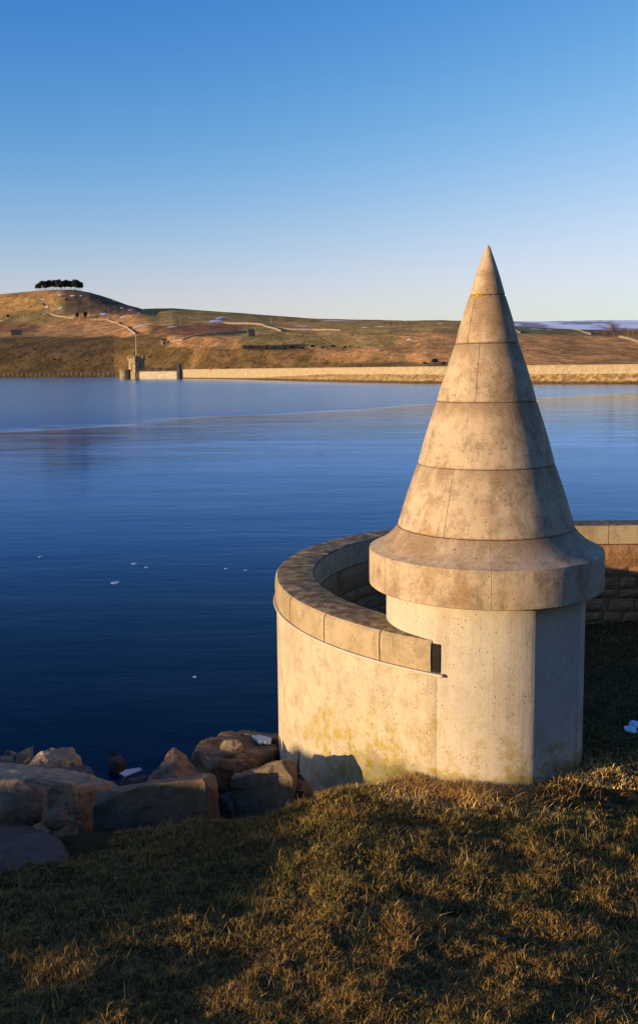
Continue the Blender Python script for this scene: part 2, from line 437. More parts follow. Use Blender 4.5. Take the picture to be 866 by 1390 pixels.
def jang(px, py, r):
    """angle around the turret of a joint seen at px on a ring of radius r"""
    z = at_depth(px, py, TC.y).z
    best = min(((abs(at_px(TC.x + r * math.cos(a), TC.y + r * math.sin(a), z) - px), a) for a in np.linspace(FACE - 1.4, FACE + 1.4, 800)))
    return best[1] % (2 * PI)
def at_px(X, Y, Z):
    Z -= HC; d = Y * math.cos(PITCH) - Z * math.sin(PITCH); u = Y * math.sin(PITCH) + Z * math.cos(PITCH)
    a, b = F * X / d, -F * u / d                      # unrolled offsets (b downwards)
    return 433 + a + ROLL * b * 1
# cornice: deep rim and swept flare
js = [jang(666, 800, 1.0), jang(522, 790, 1.0), jang(800, 790, 1.0), (FACE + PI) % (2 * PI), (FACE + PI * .7) % (2 * PI)]
prof = [(TR - .05, 1.345), (.985, 1.345), (.995, 1.352), (.996, 1.40), (.996, 1.50), (.995, 1.645), (.992, 1.656), (.982, 1.660), (.955, 1.670), (.920, 1.688), (.880, 1.713), (.842, 1.742), (.810, 1.770), (.786, 1.796), (.766, 1.820), (.752, 1.842)]
bm = bmesh.new(); lathe(bm, prof, thetas_with(js, 200, .003), notch(js, .007, .003))
fin(bm, 'cornice', M['cone'], turret)
# cone courses with recessed joints
zs = [1.845, 2.38, 2.91, 3.39, 3.79, 4.205]; rs = [.750, .577, .418, .265, .148, .012]
jpx = [[(609, 670), (740, 690)], [(588, 600), (703, 590)], [(648, 510)], [(640, 430)], []]
g = .003
for i in range(5):
    z0, z1, r0, r1 = zs[i], zs[i + 1], rs[i], rs[i + 1]
    jj = [jang(px, py, (r0 + r1) / 2) for px, py in jpx[i]]
    if i < 3: jj += [(FACE + PI + .5 * i) % (2 * PI), (FACE + PI * 1.35 + .3 * i) % (2 * PI)]
    prof = [(r0 - .03, z0 - .002), (r0 - .009, z0 + .0005), (r0 - .003, z0 + g)]
    for s in np.linspace(.04, .97, 12): prof.append((r0 + (r1 - r0) * s + .006 * math.sin(PI * s), z0 + (z1 - z0) * s))
    prof += [(r1 - .001, z1 - .005), (max(r1 - .012, .006), z1 - .001)] if i < 4 else [(.014, z1 - .012), (.006, z1)]
    bm = bmesh.new(); dd = .003 / max(r0, .2); lathe(bm, prof, thetas_with(jj, 140, dd), notch(jj, .007, dd))
    o = fin(bm, 'cone_course' if i < 4 else 'cone_tip', M['cone'], turret)
    for p in o.data.polygons: p.use_smooth = False
# yellow lichen crust on the top joint
bm = bmesh.new()
for k in range(46):
    a = FACE - .55 + random.gauss(0, .33); z = 3.782 + random.gauss(0, .006); r = .150 + .002
    s = random.uniform(.005, .012)
    p = Vector((TC.x + r * math.cos(a), TC.y + r * math.sin(a), z))
    bmesh.ops.create_icosphere(bm, subdivisions=1, radius=s, matrix=Matrix.Translation(p) @ Matrix.Diagonal((1, 1, .6, 1)))
fin(bm, 'lichen', M['lichen'], turret)
for ob in turret.children:
    me = ob.data
    if ob.name.startswith(('shaft', 'cornice', 'cone')):
        me.polygons.foreach_set('use_smooth', [True] * len(me.polygons))
        try: me.set_sharp_from_angle(angle=R(18))
        except Exception: pass

# ring path: 236.5 deg down to 90 deg, then straight to the right
A0, A1 = R(236.3), R(90)
XEND = 16.0
def ring_path(r, a0, a1, n):
    return [(RC.x + r * math.cos(a), RC.y + r * math.sin(a)) for a in np.linspace(a0, a1, n)]
def strip(bm, sec_o, sec_i, path_o, path_i):
    pass
def sweep(bm, sects):
    """sects: list of closed cross-section loops (lists of 3d points) joined in order, ends capped"""
    rs_ = [[bm.verts.new(p) for p in s] for s in sects]; n = len(rs_[0])
    for a, b in zip(rs_[:-1], rs_[1:]):
        for k in range(n): bm.faces.new((a[k], a[(k + 1) % n], b[(k + 1) % n], b[k]))
    bm.faces.new(rs_[0][::-1]); bm.faces.new(rs_[-1])
def ring_sect(a, pts):
    return [(RC.x + r * math.cos(a), RC.y + r * math.sin(a), z) for r, z in pts]
def line_sect(x, pts):
    return [(x, RC.y + r, z) for r, z in pts]

wall = tag(empty('curved_wall', (RC.x - 3, RC.y, -.6)), 'curved concrete and stone parapet wall with flat coping, sweeping round behind the turret', 'wall')
body = [(RO - .012, -2.6), (RO - .012, .30), (RO - .012, ZC - .292), (RI + .03, ZC - .292), (RI + .03, -2.6)]
bm = bmesh.new()
def body_at(a):
    k = max(0.0, min(1.0, (a - A0 + R(.9)) / R(1.6)))
    return [(r - (.032 * k if r > 3 else 0), z) for r, z in body]
sweep(bm, [ring_sect(a, body_at(a)) for a in list(np.linspace(A0 + R(.7), A0 - R(.9), 5)) + list(np.linspace(A0 - R(2), A1, 90))] + [line_sect(x, body) for x in (4.5, 8, XEND)])
o = fin(bm, 'wall_body', M['wall'], wall)
# thin projecting ledge under the coping
led = [(RO + .016, ZC - .289), (RO + .022, ZC - .280), (RO + .018, ZC - .266), (RO - .1, ZC - .266), (RO - .1, ZC - .289)]
bm = bmesh.new(); sweep(bm, [ring_sect(a, [(r, z) for r, z in led]) for a in np.linspace(A0 + R(.9), A1, 220)] + [line_sect(XEND, led)])
fin(bm, 'ledge', M['shaft'], wall)
# coping stones
cop = [(RO - .002, ZC - .263), (RO + .003, ZC - .12), (RO - .003, ZC - .035), (RO - .022, ZC - .010), (RO - .045, ZC), (RI + .03, ZC), (RI + .008, ZC - .012), (RI, ZC - .035), (RI - .004, ZC - .263)]
cuts = [A0 - R(1.0), A0 - R(10.2)]
while cuts[-1] > A1 + R(10): cuts.append(cuts[-1] - R(13.4 + random.uniform(-.7, .7)))
cuts[-1] = A1
jg = .0022
for a, b in zip(cuts[:-1], cuts[1:]):
    bm = bmesh.new(); sweep(bm, [ring_sect(x, cop) for x in np.linspace(a - jg, b + jg, 10)]); fin(bm, 'coping_stone', M['coping'], wall)
# near-black filler, painted as the shade in the gap between coping end and turret
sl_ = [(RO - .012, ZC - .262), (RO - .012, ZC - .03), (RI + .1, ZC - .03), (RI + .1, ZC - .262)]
bm = bmesh.new(); sweep(bm, [ring_sect(x, sl_) for x in (A0 + R(.25), A0 - R(.98))]); fin(bm, 'joint_shade', M['gap_shade'], wall)
x = RC.x
while x < XEND - .2:
    L_ = random.uniform(1.15, 1.5); x1 = min(x + L_, XEND)
    bm = bmesh.new(); sweep(bm, [line_sect(x + .005, cop), line_sect(x1 - .005, cop)]); fin(bm, 'coping_stone', M['coping'], wall); x = x1
# inner stone facing, coursed blocks with open joints
def facing_block(bm, u0, u1, z0, z1, proud):
    nu, nz = 5, 4; vs = {}
    for i in range(nu):
        for j in range(nz):
            fu, fz = i / (nu - 1), j / (nz - 1)
            e = min(fu, 1 - fu, fz, 1 - fz)
            d = proud * (0 if e == 0 else 1) + (random.uniform(-.006, .014) if e > 0 else 0)
            u = u0 + (u1 - u0) * fu + random.uniform(-.003, .003); z = z0 + (z1 - z0) * fz + random.uniform(-.003, .003)
            r = RI - .002 - d
            if u < 0: a = PI / 2 - u / RI; p = (RC.x + r * math.cos(a), RC.y + r * math.sin(a), z)
            else: p = (RC.x + u, RC.y + r, z)
            vs[i, j] = bm.verts.new(p)
    for i in range(nu - 1):
        for j in range(nz - 1): bm.faces.new((vs[i, j], vs[i + 1, j], vs[i + 1, j + 1], vs[i, j + 1]))
    # sides back to the core
    b = {}
    rim_ = [(i, 0) for i in range(nu)] + [(nu - 1, j) for j in range(1, nz)] + [(i, nz - 1) for i in range(nu - 2, -1, -1)] + [(0, j) for j in range(nz - 2, 0, -1)]
    for k in rim_:
        v = vs[k].co; c = Vector((max(RC.x, v.x) if v.x > RC.x else RC.x, RC.y, v.z)); d = (v - c); d.z = 0
        b[k] = bm.verts.new(v + d.normalized() * .035)
    for k, k2 in zip(rim_, rim_[1:] + rim_[:1]): bm.faces.new((vs[k], b[k], b[k2], vs[k2]))
bm = bmesh.new(); z1 = ZC - .27
for row, hgt in enumerate([.30, .15, .17, .13, .19, .15, .18, .16]):
    z0 = z1 - hgt; u = -4.4 + random.uniform(0, .3)
    while u < 8.5:
        L_ = random.uniform(.75, 1.05) if row == 0 else random.uniform(.25, .62)
        facing_block(bm, u + .007, u + L_ - .007, z0 + .006, z1 - .006, random.uniform(.010, .028)); u += L_
    z1 = z0
fin(bm, 'stone_facing', M['facing'], wall)
for ob in wall.children:
    if ob.name.startswith(('wall_body', 'coping', 'ledge')):
        ob.data.polygons.foreach_set('use_smooth', [True] * len(ob.data.polygons))
        try: ob.data.set_sharp_from_angle(angle=R(25))
        except Exception: pass

# ------------------------------------------------------------------ near ground
def land_dist(x, y):
    """> 0 outside the land (towards the water)"""
    d1 = y - (7.05 + .30 * x)
    d1 = np.where(x < -6, y - (7.05 - 1.8) + (x + 6) * .1, d1)
    d2 = np.hypot(x - RC.x, y - RC.y) - 2.55
    d3 = np.maximum(y - (RC.y + 2.9), RC.x - x)
    return np.minimum(np.minimum(d1, d2), d3)
def ground_z(x, y, fine=True):
    x = np.asarray(x, float); y = np.asarray(y, float)
    z = -.155 + .14 * np.clip(7.0 - y, 0, 4) + .30 * np.clip(3 - y, 0, 6) + 0 * x
    z = np.minimum(z, 2.3)
    # added unseen hill behind the viewpoint, to the right, blocking low sky light
    rad_ = np.hypot(x, y); azb = np.arctan2(x, -y)
    z = z + np.clip(rad_ - 45, 0, 260) * .36 * sstep(-.45, .1, azb) * sstep(2.6, 2.0, azb) * (y < 20)
    z = z - .22 * np.clip(-x + .1, 0, .62) * sstep(2.5, 6.5, y)
    z = z - .16 * sstep(8.2, 10, y) - .02
    # shoulder of the embankment, off to the left, that keeps the shore in shade
    cr = np.interp(y, [-40, -6, -1, .3, 1.0, 1.6, 2.4, 3.2, 4, 5, 8, 12, 16], [2.6, 2.2, 1.56, 1.46, 1.42, 1.43, 1.33, .78, .50, .2, -.3, -.9, -2.0])
    k = sstep(-8.5, -11.0, x) * sstep(-60, -18, x)
    z = np.where(k > 0, z * (1 - k) + np.maximum(z, cr + .26 * fbm(x * .9, y * 2.6, 3, 2)) * k, z)
    d = land_dist(x, y)
    z = z - np.where(x < -8.5, 0, 1.15 * np.clip(d, 0, 2.0) * sstep(-.1, .6, d))
    z = np.where((y > 16) & (x < 60), np.minimum(z, -2.6), z)
    # mound of grass in front of the turret, bumps and hollows
    z = z + .02 * np.exp(-(np.maximum(np.hypot(x - TC.x, y - TC.y) - TR, 0) / .42) ** 2) * sstep(-.3, .4, x)
    z = z + .05 * np.exp(-((x - .25) ** 2 / .06 + (y - 7.1) ** 2 / .06))
    z = z + .05 * np.exp(-((x + 1.1) ** 2 / .25 + (y - 6.7) ** 2 / .05))
    near = sstep(16, 9, y) * sstep(-1, 1.5, y) * sstep(9, 6, np.abs(x))
    z = z + near * (.05 * fbm(x * 1.1, y * 1.5, 3, 0) + .045 * fbm(x * 4.2, y * 5, 3, 1))
    if fine:
        z = z + near * .016 * fbm(x * 17, y * 17, 2, 3)
    return z
def spaced(*segs):
    a = []
    for s0, s1, st in segs: a += list(np.arange(s0, s1 - 1e-6, st))
    a.append(segs[-1][1]); return np.array(a)
xs = spaced((-9000, -1000, 2000), (-1000, -60, 94), (-60, -14, 2), (-14, -4.5, .25), (-4.5, 5.0, .03), (5, 16, .3), (16, 60, 4), (60, 1000, 94), (1000, 9000, 2000))
ys = spaced((-9000, -1000, 2000), (-1000, -40, 80), (-40, -6, 2), (-6, 2.5, .25), (2.5, 8.6, .03), (8.6, 14, .12), (14, 20, 1), (20, 60, 10))
XX, YY = np.meshgrid(xs, ys)
ZZ = ground_z(XX, YY)
np_mesh('ground', np.stack([XX, YY, ZZ], -1).reshape(-1, 3), grid_faces(len(ys), len(xs)), M['soil'], smooth=True)
tag(bpy.data.objects['ground'], kind='structure')

# ------------------------------------------------------------------ water
me = bpy.data.meshes.new('water'); me.from_pydata([(-9000, 2, WATER), (9000, 2, WATER), (9000, 1500, WATER), (-9000, 1500, WATER)], [], [(0, 1, 2, 3)])
tag(link('water', me, M['water']), kind='structure')

# ------------------------------------------------------------------ grass
def blades(name, px, py, hgt, wid, col, lean, seg=2, pz=None):
    n = len(px); pz = ground_z(px, py) - .006 if pz is None else pz
    az = RNG.uniform(0, 2 * PI, n); la = RNG.uniform(0, 2 * PI, n)
    dx, dy = np.cos(la) * lean, np.sin(la) * lean
    wx, wy = np.cos(az) * wid * .5, np.sin(az) * wid * .5
    V = np.zeros((n, 5, 3)); 
    for j, (t_, w_) in enumerate(((0, 1), (.55, .75))):
        cx = px + dx * hgt * t_ ** 2; cy = py + dy * hgt * t_ ** 2; cz = pz + hgt * t_ * (1 - .25 * lean * t_)
        V[:, 2 * j] = np.stack([cx - wx * w_, cy - wy * w_, cz], -1); V[:, 2 * j + 1] = np.stack([cx + wx * w_, cy + wy * w_, cz], -1)
    V[:, 4] = np.stack([px + dx * hgt, py + dy * hgt, pz + hgt * (1 - .3 * lean)], -1)
    base = (np.arange(n) * 5)[:, None]
    F3 = np.concatenate([base + np.array([[0, 1, 3]]), base + np.array([[0, 3, 2]]), base + np.array([[2, 3, 4]])])
    return np_mesh(name, V.reshape(-1, 3), F3, M['grass'], np.repeat(col, 5, axis=0))
def scatter(n, ymin=3.4, ymax=13.0, xpad=.35):
    u = RNG.random(n); y = 1 / (1 / ymin + u * (1 / ymax - 1 / ymin))
    x = (RNG.random(n) * 2 - 1) * (.36 * y + xpad)
    d = land_dist(x, y); k = d < .30 + .25 * vnoise(x * 2, y * 2, 4)
    rt = np.hypot(x - TC.x, y - TC.y); k &= rt > TR + .01
    rr = np.hypot(x - RC.x, y - RC.y); k &= ~((rr > RI - .03) & (rr < RO + .02) & ((x < 2.7)))
    k &= ~((y > RC.y + RI - .05) & (x > 2.6))
    k &= ~((x < -1.55) & (y > 5.75 + .4 * (x + 3)) & (y < 6.9) & (vnoise(x * 3, y * 3, 2) < .55))
    return x[k], y[k]
PAL = np.array([(.085, .078, .016), (.14, .108, .024), (.18, .125, .026), (.23, .135, .032), (.36, .23, .085), (.13, .065, .020)])
x, y = scatter(470000)
patch_ = fbm(x * 1.3 + 5, y * 1.8, 4, 2) + .25 * RNG.standard_normal(len(x))
near_ = sstep(5.6, 4.6, y)
v = patch_ + .45 * near_
idx = np.clip(np.floor((v + .95) * 3.0), 0, 3).astype(int)
idx = np.where(RNG.random(len(x)) < .07, 4, idx); idx = np.where(RNG.random(len(x)) < .12, 5, idx)
# golden sunlight along the foot of the turret, put into the blade colours
fo = sstep(.85, .10, np.hypot(x - TC.x, y - TC.y) - TR + .25 * vnoise(x * 3, y * 3, 1)) * sstep(8.0, 7.4, y)
idx = np.where(RNG.random(len(x)) < fo * .55, 4, idx)
col = PAL[idx] * RNG.uniform(.7, 2.1, (len(x), 1)) * (1 + 1.3 * fo[:, None])
h = RNG.uniform(.010, .036, len(x)) * (1 + 1.2 * (RNG.random(len(x)) < .05)) * np.clip(y / 6.2, .72, 1.1) * (1 + .7 * sstep(-.1, .5, fbm(x * 5, y * 5, 2, 4)))
o = blades('grass', x, y, h, RNG.uniform(.003, .0065, len(x)) * np.clip(y / 6, .7, 1.2), col, RNG.uniform(.2, 1.2, len(x)))
tag(o, 'short mossy winter turf of green and rusty brown blades on the bank', 'grass', kind='stuff')
# straw-coloured tufts and loose stalks
cx, cy = scatter(520, 3.6, 8.5)
den = vnoise(cx * 1.5, cy * 2, 5); kk = den > -.1; cx, cy = cx[kk], cy[kk]
tx, ty = [], []
for a, b in zip(cx, cy):
    n = random.randint(3, 14); s = random.uniform(.01, .04)
    tx += list(a + RNG.normal(0, s, n)); ty += list(b + RNG.normal(0, s, n))
tx, ty = np.array(tx), np.array(ty); n = len(tx)
col = np.array([(.34, .21, .085)]) * RNG.uniform(.45, 1.25, (n, 1))
o = blades('straw_grass', tx, ty, RNG.uniform(.03, .10, n) * np.clip(ty / 6.5, .5, 1.1), RNG.uniform(.0015, .0035, n), col, RNG.uniform(.2, 1.1, n))
tag(o, 'pale dry straw tufts and stalks scattered through the turf', 'grass', kind='stuff')
# flattened straw mats at the turret's foot, and a few tall stalks
n = 3600
a = FACE + RNG.normal(-.25, .55, n); r = TR + .02 + np.abs(RNG.normal(0, .16, n)); sx, sy = TC.x + r * np.cos(a), TC.y + r * np.sin(a)
k = np.hypot(sx - RC.x, sy - RC.y) > RO * ((sx < .95) * 1.0); sx, sy = sx[k], sy[k]; n = len(sx)
o = blades('flattened_straw', sx, sy, RNG.uniform(.04, .11, n), RNG.uniform(.003, .006, n), np.array([(.52, .30, .09)]) * RNG.uniform(.5, 1.2, (n, 1)), RNG.uniform(.5, 1.5, n), pz=ground_z(sx, sy) + RNG.uniform(0, .025, n))
tag(o, 'bleached flattened straw lying along the foot of the turret', 'grass', kind='stuff')

cx, cy = scatter(170, 3.7, 7.6); n = len(cx)
o = blades('dry_stalks', cx, cy, RNG.uniform(.12, .26, n) * np.clip(cy / 6.5, .5, 1), RNG.uniform(.0018, .003, n), np.array([(.42, .27, .12)]) * RNG.uniform(.6, 1.2, (n, 1)), RNG.uniform(.05, .8, n))
tag(o, 'thin tall dry stalks standing here and there above the short turf', 'grass', kind='stuff')

# ------------------------------------------------------------------ shore rocks
def rock(label, top, depth, mat='rock', bev=.035, amp=.016, sub=5, splay=.06, seed=0, group='boulders of the rocky shore', rnd=0, name='shore_rock', seg=1):
    """top: corner points of the upper face (photo x, photo y, distance); depth: how far the block goes down"""
    rr = random.Random(seed); pts = [at_depth(*p) for p in top]
    c = sum(pts, Vector()) / len(pts); bm = bmesh.new()
    for p in pts: bm.verts.new(p)
    for p in pts:
        d = p - c; d.z = 0
        q = p + d * splay; q.z = min(p.z, c.z) - depth * rr.uniform(.9, 1.1); bm.verts.new(q)
    bmesh.ops.convex_hull(bm, input=bm.verts)
    loose = [v for v in bm.verts if not v.link_faces]
    if loose: bmesh.ops.delete(bm, geom=loose, context='VERTS')
    for _ in range(9 if rnd == 0 else 4):                     # knock corners and arrises off
        vs = list(bm.verts); cc = sum((v.co for v in vs), Vector()) / len(vs); v0 = rr.choice(vs).co.copy()
        nn = ((v0 - cc).normalized() + Vector((rr.uniform(-.6, .6), rr.uniform(-.6, .6), rr.uniform(-.3, .5)))).normalized()
        sup = max((v.co - cc).dot(nn) for v in vs)
        bmesh.ops.bisect_plane(bm, geom=bm.verts[:] + bm.edges[:] + bm.faces[:], plane_co=cc + nn * sup * rr.uniform(.86, .96), plane_no=nn, clear_outer=True)
        co_ = [v.co.copy() for v in bm.verts]; bm.clear()
        for q in co_: bm.verts.new(q)
        bmesh.ops.remove_doubles(bm, verts=bm.verts, dist=.002); bmesh.ops.convex_hull(bm, input=bm.verts)
        lo_ = [v for v in bm.verts if not v.link_faces]
        if lo_: bmesh.ops.delete(bm, geom=lo_, context='VERTS')
    bmesh.ops.recalc_face_normals(bm, faces=bm.faces)
    bmesh.ops.dissolve_limit(bm, angle_limit=R(6), verts=bm.verts, edges=bm.edges)
    bmesh.ops.bevel(bm, geom=list(bm.edges), offset=bev * (.45 if rnd == 0 else 1), segments=seg, affect='EDGES', profile=.6)
    for _ in range(8):
        es = [e for e in bm.edges if e.calc_length() > .04]
        if not es or len(bm.verts) > 16000: break
        bmesh.ops.subdivide_edges(bm, edges=es, cuts=1, use_grid_fill=True)
        bmesh.ops.triangulate(bm, faces=[f for f in bm.faces if len(f.verts) > 4])
    if rnd:
        for _ in range(rnd): bmesh.ops.smooth_vert(bm, verts=bm.verts, factor=.5, use_axis_x=True, use_axis_y=True, use_axis_z=True)
    bm.normal_update()
    off = Vector((seed * 3.1, seed * 1.7, 0)); mv = {}
    for v in bm.verts:
        p = v.co * 1.0 + off
        n_ = mnoise.fractal(p * 4.0, .8, 2.1, 5) * 1.2 + abs(mnoise.noise(p * 13)) * -.4 + (mnoise.cell(Matrix.Rotation(.6, 3, 'X') @ p * 4.5) - .5) * (.8 if rnd == 0 else .2) + abs(mnoise.noise(p * 6.0)) * -1.0
        mv[v] = v.normal * (n_ * amp)
    for v, d in mv.items():
        if d.length > amp * 1.6: d = d.normalized() * amp * 1.6
        v.co += d
    o = fin(bm, name, M[mat]); me = o.data
    org = Vector((c.x, c.y, c.z - depth)); me.transform(Matrix.Translation(-org)); o.location = org
    me.polygons.foreach_set('use_smooth', [True] * len(me.polygons))
    try: me.set_sharp_from_angle(angle=R(24))
    except Exception: pass
    return tag(o, label, 'rock', group)

def boulder(label, px, py, Y, rad, mat, seed, sub=5):
    c = at_depth(px, py, Y); bm = bmesh.new(); bmesh.ops.create_icosphere(bm, subdivisions=sub, radius=1)
    off = Vector((seed * 2.3, seed, 0)); planes = []
    rr = random.Random(seed)
    for _ in range(9):
        d = Vector((rr.gauss(0, 1), rr.gauss(0, 1), rr.gauss(0, 1))).normalized(); planes.append((d, rr.uniform(.72, .9)))
    for v in bm.verts:
        p = v.co.copy()
        for d, h_ in planes:
            k = p.dot(d) - h_
            if k > 0: p -= d * k * .85
        p += v.co * (mnoise.fractal(v.co * 1.8 + off, 1, 2, 5) * .10)
        v.co = Vector((p.x * rad[0], p.y * rad[1], p.z * rad[2]))
    o = fin(bm, 'shore_rock', M[mat], smooth=True); o.location = c
    return tag(o, label, 'rock', 'boulders of the rocky shore')
rock('long low shaded block in the middle of the rocks, its right corner sunlit', [(125, 1077, 7.25), (200, 1066, 7.2), (288, 1053, 7.15), (297, 1054, 7.35), (285, 1048, 7.75), (150, 1068, 7.85)], .62, 'rock', .03, .014, seed=3)
rock('upright block leaning by the curved wall, upper edge sunlit, lower half shaded', [(313, 1053, 7.55), (345, 1043, 7.5), (399, 1027, 7.4), (407, 1022, 7.75), (370, 1033, 8.05), (318, 1049, 8.0)], .72, 'rock', .028, .016, splay=.02, seed=41)
rock('long wedge-shaped slab at the left edge with a bright sunlit end face', [(-30, 1058, 7.9), (-25, 1032, 8.25), (12, 1032, 8.35), (80, 1041, 8.6), (172, 1064, 8.2), (100, 1064, 7.7), (60, 1055, 7.7)], .72, 'rock_pale', .03, .016, seed=47)
rock('angular block behind the wedge slab, pale on its left face and dark on its right', [(22, 1038, 8.9), (48, 1021, 9.0), (66, 1013, 9.3), (98, 1011, 9.5), (112, 1026, 9.4), (84, 1040, 8.8)], .7, 'rock_pale', .03, .02, splay=.25, seed=9)
rock('low dark rock wedged right of the angular block', [(82, 1040, 8.6), (98, 1034, 8.8), (124, 1037, 8.9), (132, 1050, 8.6), (96, 1052, 8.4)], .5, 'rock_dark', .04, .02, seed=11)
rock('small dark rock with a sunlit tip at the water edge, far left', [(-20, 1032, 9.3), (4, 1022, 9.4), (18, 1017, 9.6), (22, 1030, 9.3)], .4, 'rock_pale', .03, .02, splay=.3, seed=13)
rock('slim pointed rock sticking up behind the angular block, far left', [(22, 1022, 9.7), (40, 1009, 9.9), (47, 1013, 9.9), (36, 1030, 9.6)], .45, 'rock_pale', .02, .015, splay=.3, seed=15)
boulder('round brown boulder at the left edge, in front of the wedge slab', 22, 1092, 6.95, (.27, .22, .20), 'rock', 17)
boulder('small rounded stone sitting low between the boulder and the long block', 76, 1112, 6.8, (.10, .09, .085), 'rock', 19)
rock('smooth flat dark slab sunk in the ground at the lower left corner', [(-60, 1135, 6.3), (-50, 1116, 6.7), (40, 1113, 6.75), (85, 1130, 6.5), (96, 1155, 6.2), (70, 1185, 5.9), (-20, 1192, 5.8)], .4, 'rock_dark', .08, .012, seed=21, rnd=4, seg=2)
rock('jagged rock with a pointed peak in the gap behind the long block', [(190, 1058, 8.2), (210, 1047, 8.3), (229, 1028, 8.6), (237, 1013, 8.7), (262, 1034, 8.7), (276, 1050, 8.4), (240, 1056, 8.0)], .6, 'rock', .02, .022, splay=.15, seed=23)
rock('big mossy boulder at the water edge with meltwater ice on its flat top', [(258, 1022, 9.3), (266, 1008, 9.6), (281, 996, 10.0), (310, 990, 10.4), (360, 998, 10.3), (380, 1016, 9.6), (340, 1030, 9.0), (285, 1030, 9.0)], .9, 'rock_mossy', .07, .03, seed=25, rnd=2, seg=2)
boulder('rounded pale knob of stone resting on the mossy boulder', 315, 1015, 9.15, (.12, .10, .085), 'rock_pale', 27)
rock('flat slab behind the mossy boulder touching the curved wall, left end sunlit', [(316, 993, 10.7), (324, 991, 10.9), (386, 995, 10.7), (390, 1004, 10.2), (345, 998, 10.4)], .7, 'rock', .025, .012, seed=29)
rock('small dark rock standing alone in the water', [(146, 1031, 10.1), (155, 1023, 10.3), (166, 1020, 10.4), (172, 1029, 10.2), (162, 1036, 10.0)], .3, 'rock_dark', .03, .012, seed=43, splay=.3, rnd=2)
rock('dark low stone under the tilted plate of ice', [(160, 1056, 8.5), (170, 1049, 8.7), (205, 1044, 8.9), (214, 1052, 8.6), (190, 1062, 8.3)], .5, 'rock_dark', .03, .015, seed=33)
rock('dark stone tucked between the leaning block and the wall foot', [(396, 1062, 7.7), (402, 1047, 8.0), (420, 1052, 7.9), (425, 1068, 7.6), (408, 1074, 7.5)], .4, 'rock_dark', .04, .015, seed=35, rnd=2)
rock('half-buried stone in the dark gap between the long and leaning blocks', [(296, 1080, 7.5), (306, 1068, 7.8), (325, 1075, 7.7), (318, 1090, 7.4)], .35, 'rock_dark', .04, .015, seed=37)

for k in range(26):
    rr_ = random.Random(100 + k); X_ = rr_.uniform(-3.3, -.45); Y_ = 7.05 + .30 * X_ + rr_.uniform(.25, 2.6)
    sz = rr_.uniform(.07, .17); p_ = Vector((X_, Y_, float(ground_z(X_, Y_)) + sz * .3))
    o = boulder('small dark stone filling the gaps between the big shore rocks', 0, 900, 8, (sz * 1.2, sz, sz * .8), 'rock_dark', 200 + k, 3); o.location = p_; o['group'] = 'small stones between the shore rocks'
def ice_plate(label, pts, thick=.012, cat='ice', mat='ice'):
    P = [at_depth(*p) for p in pts]; c = sum(P, Vector()) / len(P); bm = bmesh.new(); rr = random.Random(len(label))
    n = len(P); ring = []
    for i in range(n):
        a, b = P[i], P[(i + 1) % n]
        for k in range(5):
            q = a.lerp(b, k / 5); q = q + (q - c) * rr.uniform(-.10, .05); ring.append(q)
    up = [bm.verts.new(p + Vector((0, 0, thick))) for p in ring]; lo = [bm.verts.new(p) for p in ring]
    bm.faces.new(up); bm.faces.new(lo[::-1])
    for i in range(len(up)): bm.faces.new((lo[i], lo[(i + 1) % len(lo)], up[(i + 1) % len(lo)], up[i]))
    return tag(fin(bm, 'ice_plate', M[mat]), label, cat)
ice_plate('tilted bluish plate of ice lying left of the peaked rock', [(163, 1051, 8.55), (171, 1046, 8.85), (190, 1043, 8.95), (193, 1046, 8.7), (170, 1055, 8.4)])
ice_plate('pale ice sheet on the flat top of the mossy boulder beside the wall', [(340, 1002, 10.1), (350, 1000, 10.25), (370, 1005, 10.0), (368, 1011, 9.7), (352, 1010, 9.75)], .03)
for px, py, s in ((56, 756, .10), (183, 765, .14), (200, 770, .10), (157, 791, .20), (307, 772, .10), (334, 774, .08), (265, 919, .09)):
    p = at_level(px, py, WATER); bm = bmesh.new(); n = 11; q = [random.uniform(.65, 1.2) for _ in range(n)]
    sx = s * .30 * p.y / 16
    up = [bm.verts.new((p.x + math.cos(2 * PI * k / n) * sx * 1.25 * q[k], p.y + math.sin(2 * PI * k / n) * sx * 1.5 * q[k], WATER + .008)) for k in range(n)]
    lo = [bm.verts.new((v.co.x, v.co.y, WATER - .01)) for v in up]
    bm.faces.new(up); bm.faces.new(lo[::-1])
    for i in range(n): bm.faces.new((lo[i], lo[(i + 1) % n], up[(i + 1) % n], up[i]))
    tag(fin(bm, 'ice_flake', M['ice']), 'tiny pale flake of ice lying on the dark blue water', 'ice', 'ice flakes scattered on the water')
for px, py in ((862, 984), (855, 991)):
    p = at_level(px, py, -.2); bm = bmesh.new(); bmesh.ops.create_icosphere(bm, subdivisions=2, radius=1, matrix=Matrix.Translation((p.x, p.y, float(ground_z(p.x, p.y)) + .03)) @ Matrix.Diagonal((.06, .09, .018, 1)))
    for v in bm.verts: v.co += v.normal * random.uniform(-.008, .008)
    tag(fin(bm, 'snow_clump', M['snow']), 'small leftover clump of snow in the shaded grass right of the turret', 'snow', 'snow clumps in the shaded grass')

